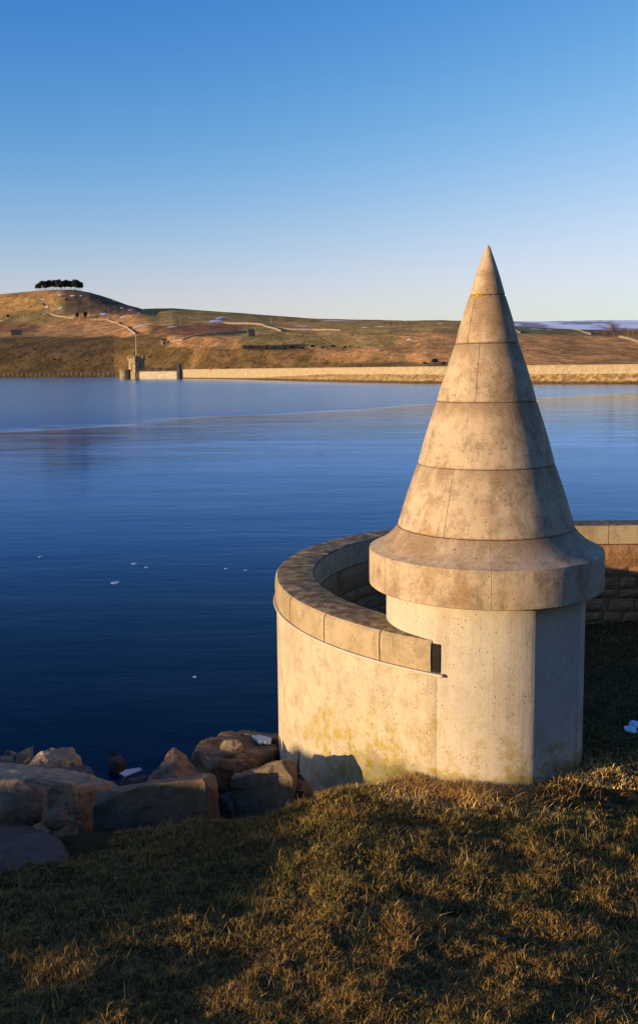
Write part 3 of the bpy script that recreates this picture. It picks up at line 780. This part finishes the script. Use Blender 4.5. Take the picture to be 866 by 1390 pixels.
# ------------------------------------------------------------------ far hills
HOR = lambda q: 500 - ROLL * (q - 433)
d0_q = ([-1500, -200, 160, 245, 300, 580, 866, 1400, 2400], [700, 690, 660, 560, 500, 300, 262, 235, 220])
sky_q = ([-1500, -300, -60, 0, 60, 120, 170, 190, 205, 240, 290, 350, 400, 433, 520, 560, 600, 640, 700, 780, 866, 1000, 1400, 2400],
         [70, 74, 70, 69, 71, 72, 76, 80, 81.5, 82, 77.5, 73, 68.5, 66, 63.5, 62, 62.5, 61, 53, 48.5, 45.5, 47, 52, 60])
dome_q = ([-700, -400, -150, 0, 30, 60, 85, 110, 130, 145, 160, 180, 197, 215, 235], [30, 70, 92, 102, 104.5, 107, 108, 107.5, 104, 99.5, 94, 87, 82, 75, 60])
T1 = 1500.0
def hill_e(q, t):
    q = np.asarray(q, float); t = np.asarray(t, float)
    s = np.interp(q, *sky_q)
    gl = np.interp(t, [0, .04, .12, .22, .38, .55, .75, .92, 1.0], [0, .13, .42, .60, .72, .82, .92, 1.0, .98])
    gr = np.interp(t, [0, .05, .15, .30, .42, .60, .80, .92, 1.0], [0, .14, .40, .72, .86, .89, .95, 1.0, .98])
    k = sstep(250, 650, q)
    e = -10 + (s + 10) * (gl * (1 - k) + gr * k)
    dm = np.interp(q, *dome_q)
    wgt = np.exp(-((t - .86) / np.where(t > .86, .1, .17)) ** 2)
    base = e
    e = np.where(q < 236, np.maximum(e, base + (dm - base) * wgt * sstep(236, 190, q) * 1.0), e)
    bump = 1.7 * fbm(q / 90 + t * 3, t * 9, 4, 1) + .8 * fbm(q / 26, t * 26, 3, 3)
    e = e + bump * sstep(0, .08, t) * sstep(.90, .70, t) + .5 * fbm(q / 22, t * 8, 2, 2) * sstep(.7, .9, t)
    return e
def hill_pt(q, t):
    d0 = np.interp(q, *d0_q); Y = d0 * (T1 / d0) ** np.asarray(t, float)
    z = HC + hill_e(q, t) * Y / F
    return (q - 433) / F * Y, Y, z
qs = spaced((-1500, -100, 20), (-100, 960, 2), (960, 2400, 20))
ts = np.concatenate([np.linspace(0, .25, 90)[:-1], np.linspace(.25, 1.0, 190)])
Q, T = np.meshgrid(qs, ts); X, Y, Z = hill_pt(Q, T)
E_ = hill_e(Q, T); PYX = HOR(Q) - E_                      # photo height, used to lay out the fields
ochre = np.array((.37, .20, .075)); olive = np.array((.25, .175, .060)); bracken = np.array((.105, .068, .026)); rust = np.array((.17, .085, .040)); gold = np.array((.36, .215, .065))
n1 = fbm(Q / 60, T * 14, 4, 1)[..., None]; n2 = fbm(Q / 18, T * 40, 3, 4)[..., None]
colr = np.where(n1 > 0, ochre, olive) * 1.0
blend = sstep(-.25, .25, n1[..., 0])[..., None]; colr = olive * (1 - blend) + ochre * blend
def band(q0, q1, y0, y1, c, soft=2.0, a=1.0):
    global colr
    wob = 2.2 * fbm(Q / 25, T * 20, 3, 5)
    k = sstep(q0 - 8, q0 + 8, Q) * sstep(q1 + 8, q1 - 8, Q) * sstep(y0 - soft, y0 + soft, PYX + wob) * sstep(y1 + soft, y1 - soft, PYX + wob) * a
    colr = colr * (1 - k[..., None]) + np.array(c) * k[..., None]
band(-1500, 260, 457, 520, bracken); band(250, 620, 474, 520, bracken, a=.8)
band(60, 210, 438, 456, ochre * 1.1); band(-300, 60, 440, 452, rust * 1.2); band(0, 90, 404, 424, gold); band(-400, 0, 400, 424, gold)
band(95, 200, 396, 428, (.075, .05, .035), a=.8); band(210, 330, 442, 456, rust); band(330, 620, 452, 472, olive); band(230, 330, 458, 472, ochre)  # first band: shade of the dome's right flank, put into the colour
band(200, 440, 420, 438, olive * .9); band(440, 590, 440, 462, (.28, .19, .065)); band(430, 620, 474, 492, ochre * 1.0); band(540, 640, 452, 472, ochre)
band(690, 1400, 456, 498, ochre * .95); band(690, 1000, 443, 455, (.13, .12, .045)); band(795, 1000, 444, 456, (.13, .08, .05)); band(330, 420, 469, 475, (.05, .04, .02), .8)
colr = colr * (1 + .22 * n2)
colr = np.clip(colr * 1.75 * np.array((1.08, 1.0, .90)), .01, .9)
np_mesh('hills', np.stack([X, Y, Z], -1).reshape(-1, 3), grid_faces(len(ts), len(qs)), M['hill'], colr.reshape(-1, 3), smooth=True)
tag(bpy.data.objects['hills'], kind='structure')
_ts = np.linspace(0, .9, 600)
def hill_at(px, py):
    """first visible point of the hillside for a photo position"""
    px = px + ROLL * (650 - py); e = HOR(px) - py; ev = hill_e(px, _ts); i = np.argmax(ev >= e) if (ev >= e).any() else int(np.argmax(ev))
    X_, Y_, Z_ = hill_pt(px, _ts[i]); return Vector((float(X_), float(Y_), float(Z_)))
def hill_z(X_, Y_):
    q = 433 + F * X_ / Y_; d0 = np.interp(q, *d0_q); t_ = math.log(Y_ / d0) / math.log(T1 / d0)
    return float(hill_pt(q, t_)[2])
# far moor under snow
qs2 = spaced((-3000, 500, 100), (500, 1100, 4), (1100, 4000, 100)); Y2 = np.linspace(5200, 9400, 12)
Q2, YY2 = np.meshgrid(qs2, Y2); s2 = (YY2 - 5200) / 4200
E2 = 20 + 40 * s2 ** .6 + 1.2 * fbm(Q2 / 40, s2 * 5, 4, 2) * s2
np_mesh('moor', np.stack([(Q2 - 433) / F * YY2, YY2, HC + E2 * YY2 / F], -1).reshape(-1, 3), grid_faces(len(Y2), len(qs2)), M['moor'], smooth=True)
tag(bpy.data.objects['moor'], kind='structure')
# snow lying in hollows
V, Fs = [], []
def snow(px, py, w_, h_, rot=0.0):
    c0 = hill_at(px, py); mpp = c0.y / F; n = 16
    w_, h_ = w_ * 1.25, h_ * 1.3; e_dir = h_ * mpp * 3.4
    base = len(V); ringr = [(.5, 1), (1, 0)]
    V.append((c0.x, c0.y, c0.z + .5)); rr = [random.uniform(.6, 1.15) for _ in range(n)]
    for fr, _ in ringr:
        for k in range(n):
            a = 2 * PI * k / n; ux = math.cos(a) * w_ * .5 * mpp * fr * rr[k]; uy = math.sin(a) * e_dir * .5 * fr * rr[k] + ux * rot
            xx, yy = c0.x + ux, c0.y + uy; V.append((xx, yy, hill_z(xx, yy) + (.5 if fr < 1 else .15)))
    for k in range(n):
        k2 = (k + 1) % n
        Fs.append((base, base + 1 + k, base + 1 + k2)); Fs.append((base + 1 + k, base + 1 + n + k, base + 1 + n + k2)); Fs.append((base + 1 + k, base + 1 + n + k2, base + 1 + k2))
for a in ((88, 403, 5, 3), (104, 404, 5, 2), (116, 404, 3, 2), (65, 409, 5, 2), (88, 420, 5, 2.5), (70, 419, 5, 2), (145, 428, 9, 3), (160, 411, 5, 1.5), (170, 420, 4, 2), (181, 423, 6, 2),
          (193, 444, 18, 2.5), (237, 445, 12, 1.5), (171, 432, 8, 1.5), (192, 427, 4, 1.5), (295, 437, 9, 26, .8), (299, 434, 7, 12), (304, 432, 12, 3), (262, 433, 8, 1.5), (302, 438, 8, 3), (410, 444, 22, 2), (5, 437, 8, 1.5),
          (455, 437, 34, 1.8), (495, 446, 10, 2.5), (514, 445, 14, 2), (549, 437, 8, 1.2), (596, 441, 8, 1.2), (554, 462, 7, 1.2), (723, 448, 20, 1.5), (742, 449, 8, 1.5)):
    snow(*a)
np_mesh('snow', np.array(V), np.array(Fs), M['snow'], smooth=True); tag(bpy.data.objects['snow'], 'white patches of old snow lying in the hollows of the far hills', 'snow', kind='stuff')

# dry stone walls on the hills
def hill_wall(label, pts, hgt=2.0, thick=1.0):
    P = [hill_at(*p) for p in pts]; dense = []
    for a, b in zip(P[:-1], P[1:]):
        n = max(2, int((b - a).length / 6))
        for k in range(n): dense.append(a.lerp(b, k / n))
    dense.append(P[-1]); bm = bmesh.new(); sects = []
    for i, p in enumerate(dense):
        d = (dense[min(i + 1, len(dense) - 1)] - dense[max(i - 1, 0)]); d.z = 0; d.normalize(); nrm = Vector((-d.y, d.x, 0)) * thick * .5
        z = hill_z(p.x, p.y); b = Vector((p.x, p.y, z)); hh_ = .62 * hgt * random.uniform(.85, 1.1)
        sects.append([b - nrm - Vector((0, 0, 1.5)), b + nrm - Vector((0, 0, 1.5)), b + nrm * .7 + Vector((0, 0, hh_)), b - nrm * .7 + Vector((0, 0, hh_))])
    sweep(bm, sects); return tag(fin(bm, 'field_wall', M['hillstone']), label, 'stone wall', 'dry stone walls across the hills')
hill_wall('pale dry stone wall left of the dark conifers, below the tree-topped hill', [(74, 428), (82, 431), (105, 434)], 2.4)
hill_wall('dry stone wall curving downhill right of the dark conifers', [(128, 436), (150, 436), (163, 440), (176, 446), (187, 455)], 2.6)
hill_wall('long dry stone wall rising from the small white hut to the dark barn', [(230, 466), (250, 463), (276, 457), (310, 454), (340, 451)], 2.0)
hill_wall('dry stone wall crossing the upper field right of the snowy gully', [(306, 440), (335, 441), (355, 442), (366, 446), (382, 451)], 2.2)
hill_wall('low dry stone wall running level below the long snow patch', [(385, 448), (425, 449), (462, 450)], 1.6)
hill_wall('dry stone wall climbing the green field right of the turret cone', [(772, 446), (784, 450), (797, 455)], 2.2)
hill_wall('dry stone wall slanting down at the right edge of the hills', [(835, 459), (850, 462), (864, 468), (880, 474)], 2.0)
hill_wall('short dry stone wall beside the turret cone, left of the green field', [(697, 449), (702, 453)], 2.0)

# ------------------------------------------------------------------ trees
def leafy(bm, c, rad, n, size, squash=1.0, rs_=random):
    for _ in range(n):
        while True:
            p = Vector((rs_.uniform(-1, 1), rs_.uniform(-1, 1), rs_.uniform(-1, 1)))
            if p.length < 1: break
        p = p * (.55 + .45 * rs_.random()); q = Vector((c[0] + p.x * rad, c[1] + p.y * rad, c[2] + p.z * rad * squash))
        u = Vector((rs_.gauss(0, 1), rs_.gauss(0, 1), rs_.gauss(0, 1))).normalized(); v = u.orthogonal().normalized() ; s = size * rs_.uniform(.6, 1.3)
        bm.faces.new([bm.verts.new(q + u * s), bm.verts.new(q + v * s * .7), bm.verts.new(q - u * s), bm.verts.new(q - v * s * .7)])
def make_pine(seed, h=13.0):
    rs_ = random.Random(seed); root = empty('pine_tree', (0, 0, 0))
    bm = bmesh.new(); lean = rs_.uniform(-.6, .6)
    tube(bm, [(0, 0, -1), (lean * .2, 0, h * .4), (lean, 0, h * .85)], [.38, .30, .12], 6)
    for _ in range(4):
        a = rs_.uniform(0, 2 * PI); z = h * rs_.uniform(.5, .75)
        tube(bm, [(lean * .5, 0, z), (lean * .5 + math.cos(a) * 2.0, math.sin(a) * 2.0, z + 1.2)], [.14, .05], 5)
    fin(bm, 'trunk', M['barkfar'], root)
    bm = bmesh.new()
    for _ in range(11):
        a = rs_.uniform(0, 2 * PI); r = rs_.uniform(.3, 3.1)
        leafy(bm, (lean + math.cos(a) * r, math.sin(a) * r, h * rs_.uniform(.40, .92)), rs_.uniform(2.0, 3.0), 130, .7, .6, rs_)
    fin(bm, 'crown', M['pine'], root); return root
protos = [make_pine(s) for s in (1, 2, 3, 4)]
spots_ = []
for i in range(26):
    px = 60 + i * 2.34 + random.uniform(-.9, .9)
    spots_.append((px, .86 + random.uniform(-.03, .015)))
ends = {0: 'leftmost', 25: 'rightmost'}
for i, (px, t_) in enumerate(spots_):
    o = protos[i] if i < 4 else copy_tree(protos[i % 4])
    X_, Y_, Z_ = hill_pt(px, t_); o.location = (float(X_), float(Y_), float(Z_) - .2)
    s = random.uniform(.92, 1.14) * (.8 if i in (0, 1) else 1); o.scale = (s, s, s); o.rotation_euler = (0, 0, random.uniform(0, 6.28))
    tag(o, ends[i] + ' pine of the dark clump crowning the hill' if i in ends else 'tall dark pine inside the clump crowning the hill', 'tree', 'pines of the hilltop clump')
def make_bush(name, seed, mat, h=4.0, w_=3.0, n=240, size=.45, stemmat='barkfar', twiggy=False):
    rs_ = random.Random(seed); root = empty(name, (0, 0, 0)); bm = bmesh.new()
    tube(bm, [(0, 0, -.6), (rs_.uniform(-.2, .2), 0, h * .6)], [.22, .08], 6)
    if twiggy:
        for _ in range(60):
            a = rs_.uniform(0, 2 * PI); z = h * rs_.uniform(.2, .6); r = w_ * .5 * rs_.uniform(.4, 1)
            tube(bm, [(0, 0, z), (math.cos(a) * r * .6, math.sin(a) * r * .6, z + h * .18), (math.cos(a) * r, math.sin(a) * r, min(h, z + h * rs_.uniform(.2, .45)))], [.10, .06, .03], 4)
    fin(bm, 'trunk', M[stemmat], root)
    bm = bmesh.new()
    for _ in range(6):
        a = rs_.uniform(0, 2 * PI); r = w_ * .25 * rs_.random()
        leafy(bm, (math.cos(a) * r, math.sin(a) * r, h * rs_.uniform(.35, .7)), w_ * rs_.uniform(.24, .36), n // 6, size, h / w_ * .8, rs_)
    fin(bm, 'crown', M[mat], root); return root
con = make_bush('conifer', 5, 'pine', 10, 8, 420, .7)
for i, (px, py, s, lb) in enumerate(((110, 434, .8, 'leftmost dark conifer of the pair standing by the field wall below the hill'), (121, 434, .95, 'rightmost dark conifer of the pair standing by the field wall below the hill'))):
    o = con if i == 0 else copy_tree(con); p = hill_at(px, py); o.location = p - Vector((0, 0, .3)); o.scale = (s,) * 3
    tag(o, lb, 'tree', 'dark conifers by the field wall')
shr = make_bush('scrub_bush', 8, 'scrub', 3.6, 5.0, 260, .4)
bushes = [(17, 433, 1.5, 'brown bush beside the poles near the left edge of the hills'), (96, 411, 1.4, 'dark bush on the slope just under the hilltop pines'), (66, 417, 1.2, 'small dark bush on the sunny slope below the left end of the pines')]
k_ = [(332, 474), (341, 473), (352, 474), (362, 475), (374, 474), (386, 475), (398, 474), (411, 475), (425, 473), (438, 474), (452, 473), (468, 474), (575, 495), (588, 494), (600, 496), (52, 476), (120, 492), (77, 490), (140, 484), (30, 487), (205, 486)]
for i, b in enumerate(bushes):
    o = shr if i == 0 else copy_tree(shr); o.location = hill_at(b[0], b[1]); o.scale = (b[2],) * 3; tag(o, b[3], 'bush', 'scrub bushes on the hills')
for px, py in k_:
    o = copy_tree(shr); o.location = hill_at(px, py); s = random.uniform(.5, .95); o.scale = (s * 1.2, s, s * .7); o.rotation_euler = (0, 0, random.uniform(0, 6))
    tag(o, 'low dark scrub bush on the lower slope above the reservoir', 'bush', 'low scrub bushes above the reservoir')
bt = make_bush('bare_tree', 12, 'twig', 11, 10, 500, .16, 'twig', True)
bare = [(828, 459, 1.25, 'tallest bare tree, rising above the skyline near the right edge')] + [(x_, y_, s_, 'leafless brown tree in the wood at the right edge of the hills') for x_, y_, s_ in ((806, 457, .5), (816, 458, .6), (842, 458, .8), (850, 460, .75), (858, 461, .85), (866, 463, .9), (847, 456, .7), (862, 457, .7))] \
     + [(x_, y_, s_, 'leafless shrubby tree on the skyline right of the two small snow patches') for x_, y_, s_ in ((521, 443, .55), (529, 443, .62), (537, 443, .6), (546, 442, .5), (555, 441, .4))]
for i, b in enumerate(bare):
    o = bt if i == 0 else copy_tree(bt); o.location = hill_at(b[0], b[1]) - Vector((0, 0, .3)); o.scale = (b[2] * (.75 if b[1] > 450 else 1),) * 2 + (b[2] * .75,); o.rotation_euler = (0, 0, i)
    tag(o, b[3], 'tree', 'bare trees on the skyline' if b[0] < 700 else 'bare trees at the right edge')

# poles, barns
def pole(px, py, h, label):
    p = hill_at(px, py); root = empty('utility_pole', p); bm = bmesh.new(); tube(bm, [p - Vector((0, 0, 1)), p + Vector((0, 0, h))], [.32, .24], 6); fin(bm, 'post', M['polewood'], root)
    bm = bmesh.new(); box(bm, (p.x, p.y - .2, p.z + h - .5), (1.8, .2, .2)); fin(bm, 'crossarm', M['polewood'], root); tag(root, label, 'pole', 'wooden poles on the hills')
pole(152, 430, 9, 'wooden pole at the foot of the dark flank of the tree-topped hill')
pole(248, 443, 9, 'wooden pole standing alone in the field above the valve tower')
pole(369, 441, 6, 'wooden pole beside the field wall in the upper middle field')
pole(39, 434, 8, 'wooden pole on the bench of land below the left end of the pines')
pole(10, 436, 8, 'wooden pole nearest the left edge of the hills')
def barn(px, py, w_, d_, h_, label, wallm='hillstone', rot=.3):
    p = hill_at(px, py); root = empty('barn', p); bm = bmesh.new(); box(bm, (p.x, p.y, p.z + h_ * .5 - 1), (w_, d_, h_ + 2), rot); fin(bm, 'wall', M[wallm], root)
    bm = bmesh.new(); z = p.z + h_
    vs = []
    for x_, y_, z_ in ((-1, -1, 0), (1, -1, 0), (1, 1, 0), (-1, 1, 0), (-1, 0, 1), (1, 0, 1)):
        a, b = x_ * w_ * .53, y_ * d_ * .56; vs.append(bm.verts.new((p.x + a * math.cos(rot) - b * math.sin(rot), p.y + a * math.sin(rot) + b * math.cos(rot), z + z_ * h_ * .55 + .02)))
    for f in ((0, 1, 5, 4), (2, 3, 4, 5), (0, 4, 3), (1, 2, 5), (3, 2, 1, 0)): bm.faces.new([vs[i] for i in f])
    fin(bm, 'roof', M['slate'], root)
    bm = bmesh.new(); box(bm, (p.x + math.sin(rot) * d_ * .5, p.y - math.cos(rot) * d_ * .5, p.z + .9), (1.3, .12, 2.0), rot); fin(bm, 'doorway', M['slate'], root)
    return tag(root, label, 'barn')
barn(28, 456, 10, 7, 3.4, 'dark slate roofed barn in the left field above the bracken slope', 'slate')
barn(342, 457, 4.5, 4, 3.2, 'small dark stone barn at the top end of the long field wall', 'slate')
barn(225, 468, 3.4, 3.2, 2.6, 'small pale stone hut at the lower end of the long field wall')

# ------------------------------------------------------------------ dam
dm = [(-70.5, 488), (-47, 452), (-10, 362), (30, 268), (78, 228), (150, 190), (260, 150), (420, 110)]
dens = []
for (a, b), (c_, d_) in zip(dm[:-1], dm[1:]):
    n = max(2, int(math.hypot(c_ - a, d_ - b) / 3))
    for k in range(n): dens.append((a + (c_ - a) * k / n, b + (d_ - b) * k / n))
dens.append(dm[-1])
def dam_frame(i):
    a = Vector((*dens[max(i - 1, 0)], 0)); b = Vector((*dens[min(i + 1, len(dens) - 1)], 0)); d = (b - a).normalized(); n = Vector((d.y, -d.x, 0))
    return Vector((*dens[i], 0)), (n if n.y < 0 else -n)
dam = tag(empty('dam', (30, 268, WATER)), 'long low dam across the far water, pale parapet above a sunlit rubble slope', 'dam')
bm = bmesh.new(); ss = []; s1 = []; s2_ = []
for i in range(len(dens)):
    p, n = dam_frame(i); Zr = Vector((0, 0, 1)); kk = min(1, max(0, (math.hypot(*dens[i]) - 330) / 90)); zt = 1.15 - 2.0 * kk   # rubble gives way to masonry at the left end
    ss.append([p + n * .35 + Zr * -3, p + n * .35 + Zr * 3.15, p - n * .35 + Zr * 3.15, p - n * .35 + Zr * -3])
    cz = 3.15
    s1.append([p + n * .5 + Zr * (cz + .01), p + n * .5 + Zr * (cz + .26), p - n * .5 + Zr * (cz + .26), p - n * .5 + Zr * (cz + .01)])
    wv = .35 * float(vnoise(i * .7, 3)); s2_.append([p + n * (5.8 + wv) + Zr * -3.2, p + n * (3.2 + wv) + Zr * (-1.3 + .2 * wv), p + n * (1.8 + wv * .6) + Zr * min(zt - .9, .2) + Zr * (.2 * wv), p + n * .36 + Zr * (zt + .25 * wv), p + n * .36 + Zr * -3.2])
sweep(bm, ss); fin(bm, 'parapet', M['damstone'], dam)
bm = bmesh.new(); sweep(bm, s1); fin(bm, 'coping', M['damstone'], dam)
bm = bmesh.new(); sweep(bm, s2_); fin(bm, 'rubble_slope', M['rubble'], dam)
# grassy back of the dam and its crest
bm = bmesh.new(); ss = []
for i in range(len(dens)):
    p, n = dam_frame(i); Zr = Vector((0, 0, 1)); ss.append([p - n * .36 + Zr * -3, p - n * .36 + Zr * 2.2, p - n * 5 + Zr * 2.2, p - n * 14 + Zr * -3])
sweep(bm, ss); fin(bm, 'crest', simple('dam_grass', (.16, .13, .05), .95, .3, .3), dam)

# ------------------------------------------------------------------ valve tower, bridge
TX, TY = -95.4, 495.0; K = TY / F                       # metres per photo pixel there
vt = tag(empty('valve_tower', (TX, TY, WATER)), 'square castellated stone valve tower rising from the water at the far end', 'tower')
rot = R(45)
bm = bmesh.new(); box(bm, (TX, TY, 3.0), (6.3, 6.3, 13.0), rot, .95)
fin(bm, 'shaft', M['towerstone'], vt)
bm = bmesh.new(); box(bm, (TX, TY, 8.7), (6.9, 6.9, .8), rot); fin(bm, 'string_course', M['towerstone'], vt)
bm = bmesh.new(); box(bm, (TX, TY, .4), (6.9, 6.9, 4.4), rot); fin(bm, 'plinth', M['towerstone'], vt)
bm = bmesh.new()
for s_ in range(4):
    a = rot + s_ * PI / 2
    for k in range(3):
        u = (-1 + k) * 2.35
        cx_, cy_ = TX + math.cos(a) * u - math.sin(a) * 3.2, TY + math.sin(a) * u + math.cos(a) * 3.2
        box(bm, (cx_, cy_, 9.1 + .9 + (.02 if k == 1 else 0)), (1.15, .55, 1.7), a)
fin(bm, 'battlement', M['towerstone'], vt)
for zc in (1.8 + 2.4, 6.2):
    for a in (rot - PI / 2, rot + PI):
        bm = bmesh.new(); dd = 3.14 * (1 - .05 * (zc + 3.5) / 13) + .02
        box(bm, (TX + math.cos(a) * dd, TY + math.sin(a) * dd, zc), (.25, .7, 1.5), a); fin(bm, 'window_slit', M['iron'], vt)
bm = bmesh.new(); tube(bm, [(TX, TY, 8.9), (TX, TY, HC + 46 * K)], [.20, .11], 8); fin(bm, 'flagpole', M['flagpole'], vt)
px_, py_ = TX - 6.4, TY - 1.0
pr_ = tag(empty('water_pier', (px_, py_, WATER)), 'low round stone pier in the water just left of the valve tower', 'pier')
bm = bmesh.new(); tube(bm, [(px_, py_, -3.5), (px_, py_, 3.0)], [2.5, 2.4], 24); fin(bm, 'drum', M['towerstone'], pr_)
bm = bmesh.new(); tube(bm, [(px_, py_, 3.01), (px_, py_, 3.6)], [2.65, 2.65], 24); fin(bm, 'cap', M['towerstone'], pr_)
bx0, by0 = TX + 2.6, TY - 4.6; bx1, by1 = -71.5, 488
br = tag(empty('footbridge', ((bx0 + bx1) / 2, (by0 + by1) / 2, WATER)), 'stone footbridge with dark iron lattice railing between the valve tower and the dam', 'footbridge')
ba = math.atan2(by1 - by0, bx1 - bx0); L_ = math.hypot(bx1 - bx0, by1 - by0); bc = ((bx0 + bx1) / 2, (by0 + by1) / 2)
bm = bmesh.new(); box(bm, (bc[0], bc[1], -.6), (L_, 2.6, 6.0), ba); fin(bm, 'abutment', simple('bridge_stone', (.70, .55, .34), .9, .2, .8), br)
bm = bmesh.new(); box(bm, (bc[0], bc[1], 2.58), (L_ + .2, 3.0, .35), ba); fin(bm, 'deck', M['towerstone'], br)
for s_ in (-1, 1):
    bm = bmesh.new(); oy = s_ * 1.35; nseg = 22
    P = lambda u, z: (bc[0] + math.cos(ba) * u - math.sin(ba) * oy, bc[1] + math.sin(ba) * u + math.cos(ba) * oy, z)
    tube(bm, [P(-L_ / 2, 4.15), P(L_ / 2, 4.15)], .10, 6); tube(bm, [P(-L_ / 2, 2.95), P(L_ / 2, 2.95)], .08, 6)
    for k in range(nseg):
        u0, u1 = -L_ / 2 + L_ * k / nseg, -L_ / 2 + L_ * (k + 1) / nseg
        tube(bm, [P(u0, 2.95), P(u1, 4.15)], .06, 4); tube(bm, [P(u0, 4.15), P(u1, 2.95)], .06, 4)
    fin(bm, 'railing', M['iron'], br)
    for k in range(5):
        bm = bmesh.new(); u0 = -L_ / 2 + L_ * (k + .5) / 5; q = P(u0, 3.6); box(bm, q, (.45, .3, 1.75), ba); fin(bm, 'post', M['iron'], br)
bm = bmesh.new(); box(bm, (bx1 - .6, by1 - .3, 1.6), (1.6, 4.0, 8.6), ba, .9); box(bm, (bx1 - .6, by1 - .3, 6.0), (1.9, 4.2, .5), ba); tag(fin(bm, 'gate_pier', M['slate']), 'dark stone pier where the footbridge meets the dam', 'pier')
# lifebuoy post on the dam parapet
q = at_depth(291.5, 502, 0.1); i_ = min(range(len(dens)), key=lambda i: abs(433 + F * dens[i][0] / dens[i][1] - 291.5)); p, n = dam_frame(i_)
root = tag(empty('lifebuoy_stand', (p.x, p.y, 3.4)), 'small orange lifebuoy on a post by the dam parapet near the valve tower', 'lifebuoy')
bm = bmesh.new(); c0 = Vector((p.x, p.y, 3.2)) + n * .75; tube(bm, [c0 - Vector((0, 0, 1.6)), c0 + Vector((0, 0, 1.0))], .08, 6); fin(bm, 'post', M['polewood'], root)
bm = bmesh.new(); ang = math.atan2(n.y, n.x); ux = Vector((-n.y, n.x, 0))
tube(bm, [c0 + n * .15 + ux * .5 * math.cos(a) + Vector((0, 0, .3 + .5 * math.sin(a))) for a in np.linspace(0, 2 * PI * .985, 20)], .16, 6); fin(bm, 'ring', M['orange'], root)
# gate posts of a fence along the left shore
for i in range(26):
    px = 4 + i * 6.1; t_ = .012; X_, Y_, Z_ = hill_pt(px, t_); bm = bmesh.new(); tube(bm, [(float(X_), float(Y_), float(Z_) - 1), (float(X_), float(Y_), float(Z_) + 2.6)], .22, 5)
    tag(fin(bm, 'fence_post', M['polewood']), 'weathered fence post along the far left shore', 'fence post', 'fence posts along the left shore')
